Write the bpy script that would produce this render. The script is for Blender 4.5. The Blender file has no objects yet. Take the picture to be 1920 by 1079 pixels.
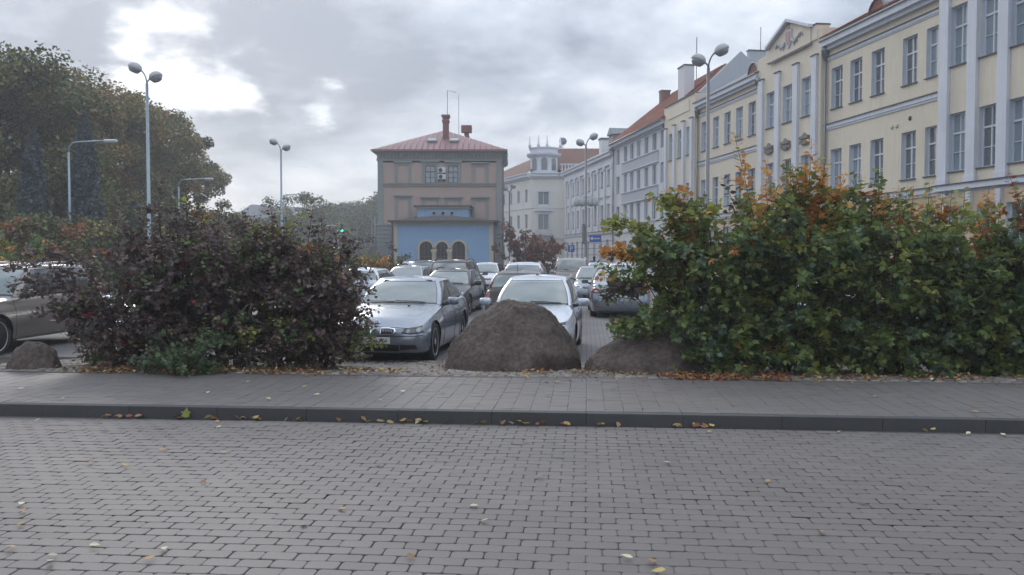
import bpy, bmesh, math, random
import numpy as np
from mathutils import Vector, Matrix
R = math.radians
random.seed(7)
rng = np.random.default_rng(11)
scene = bpy.context.scene
COL = scene.collection

# ------------------------------------------------------------ camera, sky, sun, exposure
CAM_H, FPX, PITCH = 1.77, 1600.0, 2.13
cam_d = bpy.data.cameras.new("camera")
cam = bpy.data.objects.new("camera", cam_d)
COL.objects.link(cam)
cam_d.sensor_width = 36
cam_d.lens = 36 * FPX / 1920
cam_d.clip_start = 0.1
cam_d.clip_end = 2500
cam.location = (0, 0, CAM_H)
cam.rotation_euler = (R(90 - PITCH), 0, 0)
scene.camera = cam
scene.view_settings.view_transform = 'Standard'
scene.view_settings.look = 'None'
scene.view_settings.gamma = 1
scene.view_settings.use_curve_mapping = False
scene.view_settings.exposure = 0.52
scene.cycles.use_denoising = True
scene.cycles.max_bounces = 8
scene.cycles.transparent_max_bounces = 12
scene.cycles.caustics_reflective = False
scene.cycles.caustics_refractive = False

SUN_AZ, SUN_EL = -21.5, 24.0          # azimuth from +Y (negative = left), elevation
sdir = Vector((math.sin(R(SUN_AZ)) * math.cos(R(SUN_EL)), math.cos(R(SUN_AZ)) * math.cos(R(SUN_EL)), math.sin(R(SUN_EL))))
sun_d = bpy.data.lights.new("sun", 'SUN')
sun_d.energy = 0.7
sun_d.angle = R(18)
sun_d.color = (1.0, 0.95, 0.88)
sun = bpy.data.objects.new("sun", sun_d)
COL.objects.link(sun)
sun.location = (-20, 40, 40)
sun.rotation_euler = sdir.to_track_quat('Z', 'Y').to_euler()

world = bpy.data.worlds.new("World")
scene.world = world
world.use_nodes = True
def build_world():
    nt = world.node_tree; N = nt.nodes; L = nt.links
    N.clear()
    out = N.new('ShaderNodeOutputWorld'); bg = N.new('ShaderNodeBackground')
    bg.inputs['Strength'].default_value = 0.1
    sky = N.new('ShaderNodeTexSky'); sky.sky_type = 'NISHITA'; sky.sun_disc = False
    sky.sun_elevation = R(SUN_EL); sky.sun_rotation = R(SUN_AZ)
    tc = N.new('ShaderNodeTexCoord')
    sep = N.new('ShaderNodeSeparateXYZ'); L.new(tc.outputs['Generated'], sep.inputs[0])
    def m(op, a, b=None, c=None, clamp=False):
        n = N.new('ShaderNodeMath'); n.operation = op; n.use_clamp = clamp
        for i, v in enumerate((a, b, c)):
            if v is None: continue
            if isinstance(v, (int, float)): n.inputs[i].default_value = v
            else: L.new(v, n.inputs[i])
        return n.outputs[0]
    zz = m('ADD', m('MAXIMUM', sep.outputs['Z'], 0.0), 0.26)
    cx = m('DIVIDE', sep.outputs['X'], zz); cy = m('DIVIDE', sep.outputs['Y'], zz)
    comb = N.new('ShaderNodeCombineXYZ'); L.new(cx, comb.inputs[0]); L.new(cy, comb.inputs[1])
    def noise(scale, detail, rough, off, dist=0.0):
        mp = N.new('ShaderNodeMapping'); mp.inputs['Location'].default_value = off
        L.new(comb.outputs[0], mp.inputs['Vector'])
        n = N.new('ShaderNodeTexNoise'); n.inputs['Scale'].default_value = scale
        n.inputs['Detail'].default_value = detail; n.inputs['Roughness'].default_value = rough
        n.inputs['Distortion'].default_value = dist
        L.new(mp.outputs[0], n.inputs['Vector']); return n.outputs['Fac']
    n1 = noise(1.0, 7, 0.52, (3.1, 1.7, 0.0), 0.25)
    n3 = noise(3.2, 7, 0.6, (1.7, 2.2, 0.0), 0.2)
    n2 = noise(2.8, 7, 0.6, (7.7, 4.2, 0.0), 0.15)
    nn = m('ADD', m('MULTIPLY', n1, 0.62), m('MULTIPLY', n2, 0.38))
    wn = N.new('ShaderNodeTexNoise'); wn.inputs['Scale'].default_value = 5.0; wn.inputs['Detail'].default_value = 6; wn.inputs['Roughness'].default_value = .6
    wm = N.new('ShaderNodeMapping'); wm.inputs['Scale'].default_value = (1, 1, 2.2); L.new(tc.outputs['Generated'], wm.inputs['Vector']); L.new(wm.outputs[0], wn.inputs['Vector'])
    w1 = N.new('ShaderNodeVectorMath'); w1.operation = 'MULTIPLY_ADD'; L.new(wn.outputs['Color'], w1.inputs[0]); w1.inputs[1].default_value = (.26, .26, .20); w1.inputs[2].default_value = (-.13, -.13, -.10)
    w2 = N.new('ShaderNodeVectorMath'); w2.operation = 'ADD'; L.new(tc.outputs['Generated'], w2.inputs[0]); L.new(w1.outputs[0], w2.inputs[1])
    w3 = N.new('ShaderNodeVectorMath'); w3.operation = 'NORMALIZE'; L.new(w2.outputs[0], w3.inputs[0])
    ramp = N.new('ShaderNodeValToRGB')
    L.new(nn, ramp.inputs[0])
    e = ramp.color_ramp.elements
    e[0].position = 0.41; e[0].color = (2.15, 2.5, 3.15, 1)
    e[1].position = 0.60; e[1].color = (6.6, 6.95, 7.5, 1)
    k = ramp.color_ramp.elements.new(0.505); k.color = (4.15, 4.6, 5.35, 1)
    # thin places in the cloud towards the sun glow white
    def glow(px, py, power, gain):
        d = Vector(((px - 960) / FPX, 1.0, (480 - py) / FPX)).normalized()
        v = N.new('ShaderNodeVectorMath'); v.operation = 'DOT_PRODUCT'
        L.new(w3.outputs[0], v.inputs[0]); v.inputs[1].default_value = d
        return m('MULTIPLY', m('POWER', m('MAXIMUM', v.outputs['Value'], 0.0), power), gain)
    wide = glow(320, 60, 16, .6)
    core = m('ADD', glow(322, 132, 760, 1.0), glow(240, 120, 1600, 0.35))
    hole = m('ADD', glow(590, 210, 2200, .66), m('ADD', glow(425, 195, 2200, .62), glow(1000, 240, 2500, .26)))
    rag = m('MULTIPLY_ADD', n2, 7.0, -3.1)
    hb = m('ADD', m('MULTIPLY', m('ADD', core, hole), 1.0), m('MULTIPLY', m('SUBTRACT', n3, 0.5), 1.5))
    mr = N.new('ShaderNodeMapRange'); mr.interpolation_type = 'SMOOTHSTEP'
    L.new(hb, mr.inputs['Value']); mr.inputs['From Min'].default_value = 0.16; mr.inputs['From Max'].default_value = 1.0
    holem = mr.outputs['Result']
    low = m('MULTIPLY', m('POWER', m('SUBTRACT', 1.0, m('MINIMUM', m('MAXIMUM', sep.outputs['Z'], 0.0), 1.0)), 9), 1.3)
    lowm = m('MULTIPLY', low, m('MULTIPLY', wide, 1.0))
    gain = m('ADD', m('MULTIPLY', holem, 7.0), m('ADD', m('MULTIPLY', wide, m('MULTIPLY', n1, 2.2)), m('MULTIPLY', lowm, 1.9)))
    gcol = N.new('ShaderNodeVectorMath'); gcol.operation = 'SCALE'
    gcol.inputs[0].default_value = (1.0, 0.99, 0.97); L.new(gain, gcol.inputs['Scale'])
    addv = N.new('ShaderNodeVectorMath'); addv.operation = 'ADD'
    cie = m('MULTIPLY_ADD', m('MAXIMUM', sep.outputs['Z'], 0.0), 1.55, 0.78)     # an overcast sky is brighter towards the zenith
    rs = N.new('ShaderNodeVectorMath'); rs.operation = 'SCALE'; L.new(ramp.outputs[0], rs.inputs[0]); L.new(cie, rs.inputs['Scale'])
    L.new(rs.outputs[0], addv.inputs[0]); L.new(gcol.outputs[0], addv.inputs[1])
    mix = N.new('ShaderNodeMixRGB'); mix.inputs['Fac'].default_value = 0.955
    L.new(sky.outputs[0], mix.inputs['Color1']); L.new(addv.outputs[0], mix.inputs['Color2'])
    L.new(mix.outputs[0], bg.inputs['Color']); L.new(bg.outputs[0], out.inputs['Surface'])
build_world()

# ------------------------------------------------------------ where a pixel of the photograph lies in the place
def ray(px, py):
    v = Vector(((px - 960) / FPX, (539.5 - py) / FPX, -1))
    return Matrix.Rotation(R(90 - PITCH), 3, 'X') @ v
def at_y(px, py, Y):
    d = ray(px, py); t = Y / d.y
    return Vector((d.x * t, Y, CAM_H + d.z * t))
def on_z(px, py, z=0.0):
    d = ray(px, py); t = (z - CAM_H) / d.z
    return Vector((d.x * t, d.y * t, z))

# ------------------------------------------------------------ scene graph helpers
def tag(o, label=None, cat=None, group=None, kind=None):
    if label: o["label"] = label
    if cat: o["category"] = cat
    if group: o["group"] = group
    if kind: o["kind"] = kind
    return o
def empty(name, loc=(0, 0, 0), rz=0.0, parent=None):
    o = bpy.data.objects.new(name, None); COL.objects.link(o)
    o.empty_display_size = 0.2
    o.location = loc; o.rotation_euler = (0, 0, rz)
    if parent: o.parent = parent
    return o
def link_mesh(name, me, mats=None, parent=None, loc=None, rot=None):
    o = bpy.data.objects.new(name, me); COL.objects.link(o)
    if mats is not None and not me.materials:
        for mm in (mats if isinstance(mats, (list, tuple)) else [mats]): me.materials.append(mm)
    if parent: o.parent = parent
    if loc is not None: o.location = loc
    if rot is not None: o.rotation_euler = rot
    return o
def mesh_np(name, V, F, mi=None, smooth=False):
    """V: (n,3) array, F: list of index lists or (m,k) array"""
    me = bpy.data.meshes.new(name)
    V = np.asarray(V, dtype=np.float32)
    me.vertices.add(len(V)); me.vertices.foreach_set("co", V.ravel())
    if isinstance(F, np.ndarray):
        k = F.shape[1]; starts = np.arange(0, F.size, k, dtype=np.int32); tot = np.full(len(F), k, dtype=np.int32); idx = F.astype(np.int32).ravel()
    else:
        tot = np.array([len(f) for f in F], dtype=np.int32)
        starts = np.concatenate(([0], np.cumsum(tot)[:-1])).astype(np.int32) if len(tot) else np.zeros(0, np.int32)
        idx = np.array([i for f in F for i in f], dtype=np.int32)
    me.loops.add(len(idx)); me.loops.foreach_set("vertex_index", idx)
    me.polygons.add(len(tot)); me.polygons.foreach_set("loop_start", starts)
    try: me.polygons.foreach_set("loop_total", tot)
    except Exception: pass
    if mi is not None: me.polygons.foreach_set("material_index", np.asarray(mi, dtype=np.int32))
    me.polygons.foreach_set("use_smooth", np.full(len(tot), bool(smooth), dtype=bool))
    me.update(calc_edges=True); me.validate()
    return me

class MB:
    """collects shapes into one mesh"""
    def __init__(s): s.V = []; s.F = []; s.M = []; s.S = []
    def add(s, V, F, mi=0, smooth=False):
        b = len(s.V); s.V.extend([tuple(v) for v in V])
        for f in F: s.F.append([b + i for i in f]); s.M.append(mi); s.S.append(smooth)
    def box(s, x0, x1, y0, y1, z0, z1, mi=0, mat=None):
        V = [Vector(p) for p in ((x0,y0,z0),(x1,y0,z0),(x1,y1,z0),(x0,y1,z0),(x0,y0,z1),(x1,y0,z1),(x1,y1,z1),(x0,y1,z1))]
        if mat is not None: V = [mat @ v for v in V]
        s.add(V, [(0,3,2,1),(4,5,6,7),(0,1,5,4),(1,2,6,5),(2,3,7,6),(3,0,4,7)], mi)
    def bbox(s, x0, x1, y0, y1, z0, z1, b=0.01, mi=0, mat=None, smooth=False):
        """box with bevelled edges"""
        bm = bmesh.new(); bmesh.ops.create_cube(bm, size=1)
        for v in bm.verts:
            v.co = Vector((x0 + (v.co.x + .5) * (x1 - x0), y0 + (v.co.y + .5) * (y1 - y0), z0 + (v.co.z + .5) * (z1 - z0)))
        bmesh.ops.bevel(bm, geom=bm.edges[:], offset=b, segments=2, affect='EDGES', profile=.5)
        s.bm(bm, mi, mat, smooth)
    def bm(s, bm, mi=0, mat=None, smooth=False):
        bm.verts.index_update()
        V = [(mat @ v.co if mat is not None else v.co.copy()) for v in bm.verts]
        F = [[v.index for v in f.verts] for f in bm.faces]
        s.add(V, F, mi, smooth); bm.free()
    def tube(s, pts, r, n=8, mi=0, cap=True, smooth=True):
        pts = [Vector(p) for p in pts]; rs = r if isinstance(r, (list, tuple)) else [r] * len(pts)
        V = []; F = []; up = Vector((0, 0, 1)); prev = None
        for i, p in enumerate(pts):
            d = (pts[min(i + 1, len(pts) - 1)] - pts[max(i - 1, 0)])
            if d.length < 1e-9: d = Vector((0, 0, 1))
            d.normalize()
            if prev is None:
                a = d.cross(up if abs(d.z) < .95 else Vector((1, 0, 0))).normalized()
            else:
                a = (prev - d * prev.dot(d))
                a = a.normalized() if a.length > 1e-6 else d.orthogonal().normalized()
            prev = a; b = d.cross(a)
            for k in range(n):
                t = 2 * math.pi * k / n
                V.append(p + (a * math.cos(t) + b * math.sin(t)) * rs[i])
        for i in range(len(pts) - 1):
            for k in range(n):
                F.append((i*n+k, i*n+(k+1)%n, (i+1)*n+(k+1)%n, (i+1)*n+k))
        if cap: F.append(list(range(n))[::-1]); F.append([(len(pts)-1)*n+k for k in range(n)])
        s.add(V, F, mi, smooth)
    def lathe(s, prof, n=16, mi=0, mat=None, smooth=True, cap=True):
        V = []; F = []
        for (r, z) in prof:
            for k in range(n):
                t = 2 * math.pi * k / n; V.append(Vector((r * math.cos(t), r * math.sin(t), z)))
        for i in range(len(prof) - 1):
            for k in range(n): F.append((i*n+k, i*n+(k+1)%n, (i+1)*n+(k+1)%n, (i+1)*n+k))
        if cap: F.append(list(range(n))[::-1]); F.append([(len(prof)-1)*n+k for k in range(n)])
        if mat is not None: V = [mat @ v for v in V]
        s.add(V, F, mi, smooth)
    def prism(s, poly, z0, z1, mi=0, mat=None):
        n = len(poly); V = [Vector((x, y, z0)) for x, y in poly] + [Vector((x, y, z1)) for x, y in poly]
        if mat is not None: V = [mat @ v for v in V]
        s.add(V, [list(range(n))[::-1], list(range(n, 2*n))] + [(i, (i+1)%n, n+(i+1)%n, n+i) for i in range(n)], mi)
    def build(s, name, mats=None, parent=None, loc=None, rot=None, mesh_only=False):
        me = bpy.data.meshes.new(name); me.from_pydata([tuple(v) for v in s.V], [], s.F)
        me.polygons.foreach_set("material_index", np.array(s.M, dtype=np.int32))
        me.polygons.foreach_set("use_smooth", np.array(s.S, dtype=bool)); me.update()
        if mats is not None:
            for mm in (mats if isinstance(mats, (list, tuple)) else [mats]): me.materials.append(mm)
        if mesh_only: return me
        return link_mesh(name, me, None, parent, loc, rot)

def lettering(cu, parent, loc, rot, m):
    """turn a text curve into a real mesh"""
    t = bpy.data.objects.new('lettering', cu); COL.objects.link(t)
    me = bpy.data.meshes.new_from_object(t.evaluated_get(bpy.context.evaluated_depsgraph_get())); bpy.data.objects.remove(t)
    me.materials.clear(); me.materials.append(m)
    return link_mesh('lettering', me, None, parent, loc, rot)
# ------------------------------------------------------------ materials
_M = {}
def mat(name, color, rough=.6, metal=0., noise=0., nscale=6., bump=0., bscale=40., coat=0., rand=0., spec=.5,
        trans=0., stain=0., coords='Object', emit=0., streak=0.):
    if name in _M: return _M[name]
    m = bpy.data.materials.new(name); m.use_nodes = True; _M[name] = m
    nt = m.node_tree; N = nt.nodes; L = nt.links; b = N['Principled BSDF']
    b.inputs['Roughness'].default_value = rough; b.inputs['Metallic'].default_value = metal
    b.inputs['Coat Weight'].default_value = coat; b.inputs['Coat Roughness'].default_value = 0.04
    b.inputs['Specular IOR Level'].default_value = spec
    c = (*color, 1)
    b.inputs['Base Color'].default_value = c
    if emit: b.inputs['Emission Color'].default_value = c; b.inputs['Emission Strength'].default_value = emit
    need = noise or bump or rand or stain or streak
    cur = None
    if need:
        tc = N.new('ShaderNodeTexCoord')
        def nz(scale, detail=5, rough_=.6, stretch=None):
            n = N.new('ShaderNodeTexNoise'); n.inputs['Scale'].default_value = scale
            n.inputs['Detail'].default_value = detail; n.inputs['Roughness'].default_value = rough_
            if stretch:
                mp = N.new('ShaderNodeMapping'); mp.inputs['Scale'].default_value = stretch
                L.new(tc.outputs[coords], mp.inputs[0]); L.new(mp.outputs[0], n.inputs['Vector'])
            else: L.new(tc.outputs[coords], n.inputs['Vector'])
            return n.outputs['Fac']
        hsv = N.new('ShaderNodeHueSaturation'); hsv.inputs['Color'].default_value = c
        val = None
        def madd(f, g, off):
            n = N.new('ShaderNodeMath'); n.operation = 'MULTIPLY_ADD'; L.new(f, n.inputs[0])
            n.inputs[1].default_value = g; n.inputs[2].default_value = off; return n.outputs[0]
        def mul(a, b_):
            n = N.new('ShaderNodeMath'); n.operation = 'MULTIPLY'; L.new(a, n.inputs[0]); L.new(b_, n.inputs[1]); return n.outputs[0]
        if noise: val = madd(nz(nscale), 2 * noise, 1 - noise)
        if stain:
            v2 = madd(nz(nscale * .13, 4, .65), 3 * stain, 1 - 1.5 * stain); val = v2 if val is None else mul(val, v2)
        if streak:
            v3 = madd(nz(2.2, 4, .6, (3.0, 3.0, .22)), 2.4 * streak, 1 - 1.2 * streak); val = v3 if val is None else mul(val, v3)
        if rand:
            oi = N.new('ShaderNodeObjectInfo'); ge = N.new('ShaderNodeNewGeometry')
            ad = N.new('ShaderNodeMath'); ad.operation = 'ADD'
            L.new(oi.outputs['Random'], ad.inputs[0]); L.new(ge.outputs['Random Per Island'], ad.inputs[1])
            fr = N.new('ShaderNodeMath'); fr.operation = 'FRACT'; L.new(ad.outputs[0], fr.inputs[0])
            v4 = madd(fr.outputs[0], 2 * rand, 1 - rand); val = v4 if val is None else mul(val, v4)
            L.new(madd(fr.outputs[0], rand * .10, .5 - rand * .05), hsv.inputs['Hue'])
        if val is not None: L.new(val, hsv.inputs['Value'])
        L.new(hsv.outputs[0], b.inputs['Base Color'])
        cur = hsv.outputs[0]
        if bump:
            bp = N.new('ShaderNodeBump'); bp.inputs['Strength'].default_value = min(1, bump); bp.inputs['Distance'].default_value = max(.004, .5/bscale)
            L.new(nz(bscale, 6, .65), bp.inputs['Height']); L.new(bp.outputs[0], b.inputs['Normal'])
    if trans:
        tr = N.new('ShaderNodeBsdfTranslucent'); mx = N.new('ShaderNodeMixShader'); mx.inputs[0].default_value = trans
        if cur: L.new(cur, tr.inputs['Color'])
        else: tr.inputs['Color'].default_value = c
        L.new(b.outputs[0], mx.inputs[1]); L.new(tr.outputs[0], mx.inputs[2])
        L.new(mx.outputs[0], N['Material Output'].inputs['Surface'])
    return m

def glass_mat(name, tint, seethrough, rough=.03, refl=.5):
    if name in _M: return _M[name]
    m = bpy.data.materials.new(name); m.use_nodes = True; _M[name] = m
    nt = m.node_tree; N = nt.nodes; L = nt.links; b = N['Principled BSDF']
    b.inputs['Base Color'].default_value = (*tint, 1); b.inputs['Roughness'].default_value = rough
    b.inputs['IOR'].default_value = 1.5 + refl; b.inputs['Specular IOR Level'].default_value = .6
    tr = N.new('ShaderNodeBsdfTransparent'); tr.inputs['Color'].default_value = (.62, .70, .67, 1)
    fr = N.new('ShaderNodeFresnel'); fr.inputs['IOR'].default_value = 1.5 + refl
    s = N.new('ShaderNodeMath'); s.operation = 'SUBTRACT'; s.inputs[0].default_value = seethrough; s.use_clamp = True
    L.new(fr.outputs[0], s.inputs[1])
    mx = N.new('ShaderNodeMixShader'); L.new(s.outputs[0], mx.inputs[0]); L.new(b.outputs[0], mx.inputs[1]); L.new(tr.outputs[0], mx.inputs[2])
    L.new(mx.outputs[0], N['Material Output'].inputs['Surface'])
    return m
# ------------------------------------------------------------ ground, road, kerb, pavement, cobbled strip, car park
TH = R(-5.0)
E1 = Vector((math.cos(TH), math.sin(TH), 0)); E2 = Vector((-math.sin(TH), math.cos(TH), 0))
KERB_B = 8.90; WALK0 = KERB_B + .13; WALK1 = 11.45; LOT_B = 14.75; Z_WALK = .12; Z_LOT = -.10
def road_to_world(a, b, z=0.): return E1 * a + E2 * b + Vector((0, 0, z))
def strip_z(b):
    t = min(1, max(0, (b - WALK1) / (LOT_B - WALK1))); return Z_WALK - .012 + (Z_LOT + .01 - Z_WALK + .012) * (t * t * (3 - 2 * t))
def strip_z_at(x, y):
    b = Vector((x, y, 0)).dot(E2); return strip_z(b)

m_ground = mat('ground_asphalt', (.10, .10, .105), .9, noise=.2, nscale=.6, bump=.3, bscale=30)
g = MB(); g.add([(-900, -900, -.30), (900, -900, -.30), (900, 900, -.30), (-900, 900, -.30)], [(0, 1, 2, 3)])
tag(g.build('ground', m_ground), kind='structure')

def brick_mat(name, c1, c2, mortar, w, h, rot, offset=.5, msize=.006, rough=.75):
    if name in _M: return _M[name]
    m = bpy.data.materials.new(name); m.use_nodes = True; _M[name] = m
    N = m.node_tree.nodes; L = m.node_tree.links; b = N['Principled BSDF']
    tc = N.new('ShaderNodeTexCoord'); mp = N.new('ShaderNodeMapping'); mp.inputs['Rotation'].default_value = (0, 0, rot)
    L.new(tc.outputs['Object'], mp.inputs[0])
    br = N.new('ShaderNodeTexBrick'); br.offset = offset; L.new(mp.outputs[0], br.inputs['Vector'])
    br.inputs['Color1'].default_value = (*c1, 1); br.inputs['Color2'].default_value = (*c2, 1); br.inputs['Mortar'].default_value = (*mortar, 1)
    br.inputs['Scale'].default_value = 1; br.inputs['Mortar Size'].default_value = msize; br.inputs['Brick Width'].default_value = w
    br.inputs['Row Height'].default_value = h; br.inputs['Mortar Smooth'].default_value = .2
    nz = N.new('ShaderNodeTexNoise'); nz.inputs['Scale'].default_value = .7; nz.inputs['Detail'].default_value = 7; L.new(tc.outputs['Object'], nz.inputs['Vector'])
    ma = N.new('ShaderNodeMath'); ma.operation = 'MULTIPLY_ADD'; ma.inputs[1].default_value = .7; ma.inputs[2].default_value = .65; L.new(nz.outputs['Fac'], ma.inputs[0])
    hs = N.new('ShaderNodeHueSaturation'); L.new(br.outputs['Color'], hs.inputs['Color']); L.new(ma.outputs[0], hs.inputs['Value'])
    L.new(hs.outputs[0], b.inputs['Base Color']); b.inputs['Roughness'].default_value = rough
    bp = N.new('ShaderNodeBump'); bp.inputs['Strength'].default_value = .5; bp.inputs['Distance'].default_value = .01
    inv = N.new('ShaderNodeMath'); inv.operation = 'SUBTRACT'; inv.inputs[0].default_value = 1; L.new(br.outputs['Fac'], inv.inputs[1])
    L.new(inv.outputs[0], bp.inputs['Height']); L.new(bp.outputs[0], b.inputs['Normal'])
    return m

PAV = (.136, .121, .114)
m_joint = mat('paving_joint', (.098, .088, .083), .95, noise=.3, nscale=20)
m_paver = mat('paver_concrete', PAV, .62, noise=.10, nscale=2.2, bump=.35, bscale=160, rand=.075, stain=.22, spec=.5)
m_walk = mat('walk_concrete', (.141, .127, .120), .6, noise=.10, nscale=2.4, bump=.35, bscale=160, rand=.06, stain=.10)
m_roadfar = brick_mat('road_far', (.165, .158, .165), (.15, .145, .152), (.05, .047, .044), .2, .12, 0)

def sheet(name, a0, a1, b0, b1, z, m, kind='structure', th=.0):
    s = MB(); s.add([(a0, b0, z), (a1, b0, z), (a1, b1, z), (a0, b1, z)], [(0, 1, 2, 3)])
    return tag(s.build(name, m, rot=(0, 0, TH)), kind=kind)
road = sheet('road', -60, 60, -30, KERB_B, -.012, m_joint)
# the road surface that lies outside the stretch paved stone by stone
far = MB()
for (a0, a1, b0, b1) in ((-60, 60, -30, 2.94), (-60, -8.2, 2.94, KERB_B), (8.2, 60, 2.94, KERB_B)):
    far.add([(a0, b0, -.002), (a1, b0, -.002), (a1, b1, -.002), (a0, b1, -.002)], [(0, 1, 2, 3)])
tag(far.build('paving', m_roadfar, road), kind='stuff')
walk = sheet('pavement', -60, 60, WALK0, WALK1, Z_WALK - .010, m_joint)

def paver_template(w, d, ch, bev, base):
    """chamfered-corner paver; returns V, F"""
    def ring(w2, d2, c, z): return [(-w2+c,-d2,z),(w2-c,-d2,z),(w2,-d2+c,z),(w2,d2-c,z),(w2-c,d2,z),(-w2+c,d2,z),(-w2,d2-c,z),(-w2,-d2+c,z)]
    V = ring(w/2, d/2, ch, -base) + ring(w/2, d/2, ch, -bev) + ring(w/2 - bev, d/2 - bev, ch, 0)
    F = [[i, (i+1)%8, 8+(i+1)%8, 8+i] for i in range(8)] + [[8+i, 8+(i+1)%8, 16+(i+1)%8, 16+i] for i in range(8)] + [list(range(16, 24))]
    return np.array(V), F
def lay_pavers(parent, mt, w, d, gap, ch, bev, a0, a1, b0, b1, z, offset, jitter, name, n_parts=300):
    V, F = paver_template(w - gap, d - gap, ch, bev, .014)
    me = mesh_np(name, V, F); me.materials.append(mt)
    pos = []
    nb = int((b1 - b0) / d); na = int((a1 - a0) / w)
    for j in range(nb):
        for i in range(na):
            a = a0 + (i + .5 + (offset if j % 2 else 0)) * w + rng.normal(0, .0012); b = b0 + (j + .5) * d + rng.normal(0, .0010)
            pos.append((a, b, z + rng.normal(0, jitter) + .004 * math.sin(a * 1.3 + b * .7) + .003 * math.sin(b * 2.3 - a * .4), rng.normal(0, .007), rng.normal(0, .009), rng.normal(0, .014)))
    P = np.array(pos)
    W = P[:, 0:1] * np.array([[E1.x, E1.y]]) + P[:, 1:2] * np.array([[E2.x, E2.y]])
    dist = np.hypot(W[:, 0], W[:, 1]); inview = np.abs(W[:, 0]) < .6 * W[:, 1] + .1
    inview &= (CAM_H - z) * 1600 / np.maximum(W[:, 1], .1) < 612
    order = np.argsort(np.where(inview, dist, 1e3 + dist))
    parts = order[:n_parts]; rest = order[n_parts:]
    for i in parts:
        a, b, zz, rx, ry, rz = P[i]
        link_mesh(name, me, None, parent, (a, b, zz), (rx, ry, rz * .4))
    n = len(rest); A = P[rest]
    T = np.repeat(V[None], n, 0)
    T[:, :, 2] += T[:, :, 1] * A[:, 3:4] - T[:, :, 0] * A[:, 4:5]
    T = T + A[:, None, :3]
    FF = []
    for k in range(n): FF.extend([[i + 24 * k for i in f] for f in F[8:]] )
    me2 = mesh_np('paving', T.reshape(-1, 3), FF); me2.materials.append(mt)
    tag(link_mesh('paving', me2, None, parent), kind='stuff')
lay_pavers(road, m_paver, .200, .122, .0040, .016, .0035, -8.2, 8.2, 2.94, KERB_B - .02, 0.0, .5, .0012, 'paver')
lay_pavers(walk, m_walk, .200, .100, .003, .002, .002, -13, 13, WALK0 + .002, WALK1, Z_WALK, .0, .0008, 'paver')

# kerb of long dark stones
m_kerb = mat('kerb_stone', (.06, .06, .062), .8, noise=.2, nscale=5, bump=.5, bscale=60, rand=.05, stain=.15)
kerb = empty('kerb', (0, 0, 0), TH); tag(kerb, kind='structure')
for i in range(-14, 15):
    k = MB(); k.bbox(i * 1.0 + .001, i * 1.0 + .999, KERB_B, KERB_B + .127, -.2, Z_WALK + .004 + random.uniform(-.001, .001), b=.006)
    k.build('kerb_stone', m_kerb, kerb)
k = MB(); k.box(-60, -14.0, KERB_B, KERB_B + .127, -.2, Z_WALK + .002); k.box(15.0, 60, KERB_B, KERB_B + .127, -.2, Z_WALK + .002)
k.build('kerb_stone', m_kerb, kerb)
# thin edging between pavement and cobbles
k = MB()
m_edge = mat('edging_stone', (.11, .10, .095), .85, noise=.2, nscale=6, bump=.4, rand=.1)
edg = empty('edging', (0, 0, 0), TH); tag(edg, kind='structure')
for i in range(-13, 14):
    k = MB(); k.bbox(i + .004, i + .996, WALK1 - .01, WALK1 + .06, -.1, Z_WALK + .006, b=.006); k.build('edging_stone', m_edge, edg)

# planted, cobbled strip
m_soil = mat('soil', (.055, .045, .032), .97, noise=.35, nscale=5, bump=.9, bscale=25, stain=.2)
m_cob = mat('cobble_granite', (.20, .175, .155), .75, noise=.22, nscale=14, bump=.5, bscale=60, rand=.32, stain=.12)
V = []; F = []
na, nb = 120, 12
for j in range(nb + 1):
    b = WALK1 + .05 + (LOT_B - WALK1 + .05) * j / nb
    for i in range(na + 1):
        a = -30 + 60 * i / na; V.append((a, b, strip_z(b) - .012 + .008 * math.sin(a * 3.1 + b)))
for j in range(nb):
    for i in range(na): F.append([j*(na+1)+i, j*(na+1)+i+1, (j+1)*(na+1)+i+1, (j+1)*(na+1)+i])
strip = mesh_np('cobbled_strip', V, F, smooth=True)
strip = link_mesh('cobbled_strip', strip, m_soil, rot=(0, 0, TH)); tag(strip, kind='structure')

def cobble_template(seed):
    r = random.Random(seed); n = 9; out = []
    for k in range(n):
        t = 2 * math.pi * k / n
        rad = .5 * (1 + r.uniform(-.08, .07)) * (1 / max(abs(math.cos(t)), abs(math.sin(t)))) ** .75
        out.append((rad * math.cos(t), rad * math.sin(t)))
    V = [(x, y, -.3) for x, y in out] + [(x * .97, y * .97, .05) for x, y in out] + [(x * .80, y * .80, .22 + r.uniform(-.03, .03)) for x, y in out] + [(0, 0, .29)]
    F = [[i, (i+1)%n, n+(i+1)%n, n+i] for i in range(n)] + [[n+i, n+(i+1)%n, 2*n+(i+1)%n, 2*n+i] for i in range(n)] + [[2*n+i, 2*n+(i+1)%n, 3*n] for i in range(n)]
    return np.array(V), F
TPL = [cobble_template(s) for s in range(6)]
TME = []
for V, F in TPL:
    me = mesh_np('cobble', V, F, smooth=True); me.materials.append(m_cob); TME.append(me)
cobs = []
b = WALK1 + .13
row = 0
while b < LOT_B - .04:
    a = -9.2 + rng.uniform(0, .1)
    while a < 9.2:
        w = rng.uniform(.09, .165)
        if not (rng.random() < .05):
            cobs.append((a + w/2, b + rng.normal(0, .010), w * 1.04, rng.uniform(.115, .135), rng.normal(0, .12), int(rng.integers(6)), rng.uniform(-.012, .006)))
        a += w + .001
    b += .118; row += 1
def cob_world(c): return road_to_world(c[0], c[1])
def cob_key(c):
    w = cob_world(c); px = 960 + 1600 * w.x / w.y
    vis = (620 < px < 860 or 1085 < px < 1120 or 0 < px < 40 or 115 < px < 230) and c[1] < LOT_B
    return (0 if vis else 100) + w.length
cobs.sort(key=cob_key)
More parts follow.
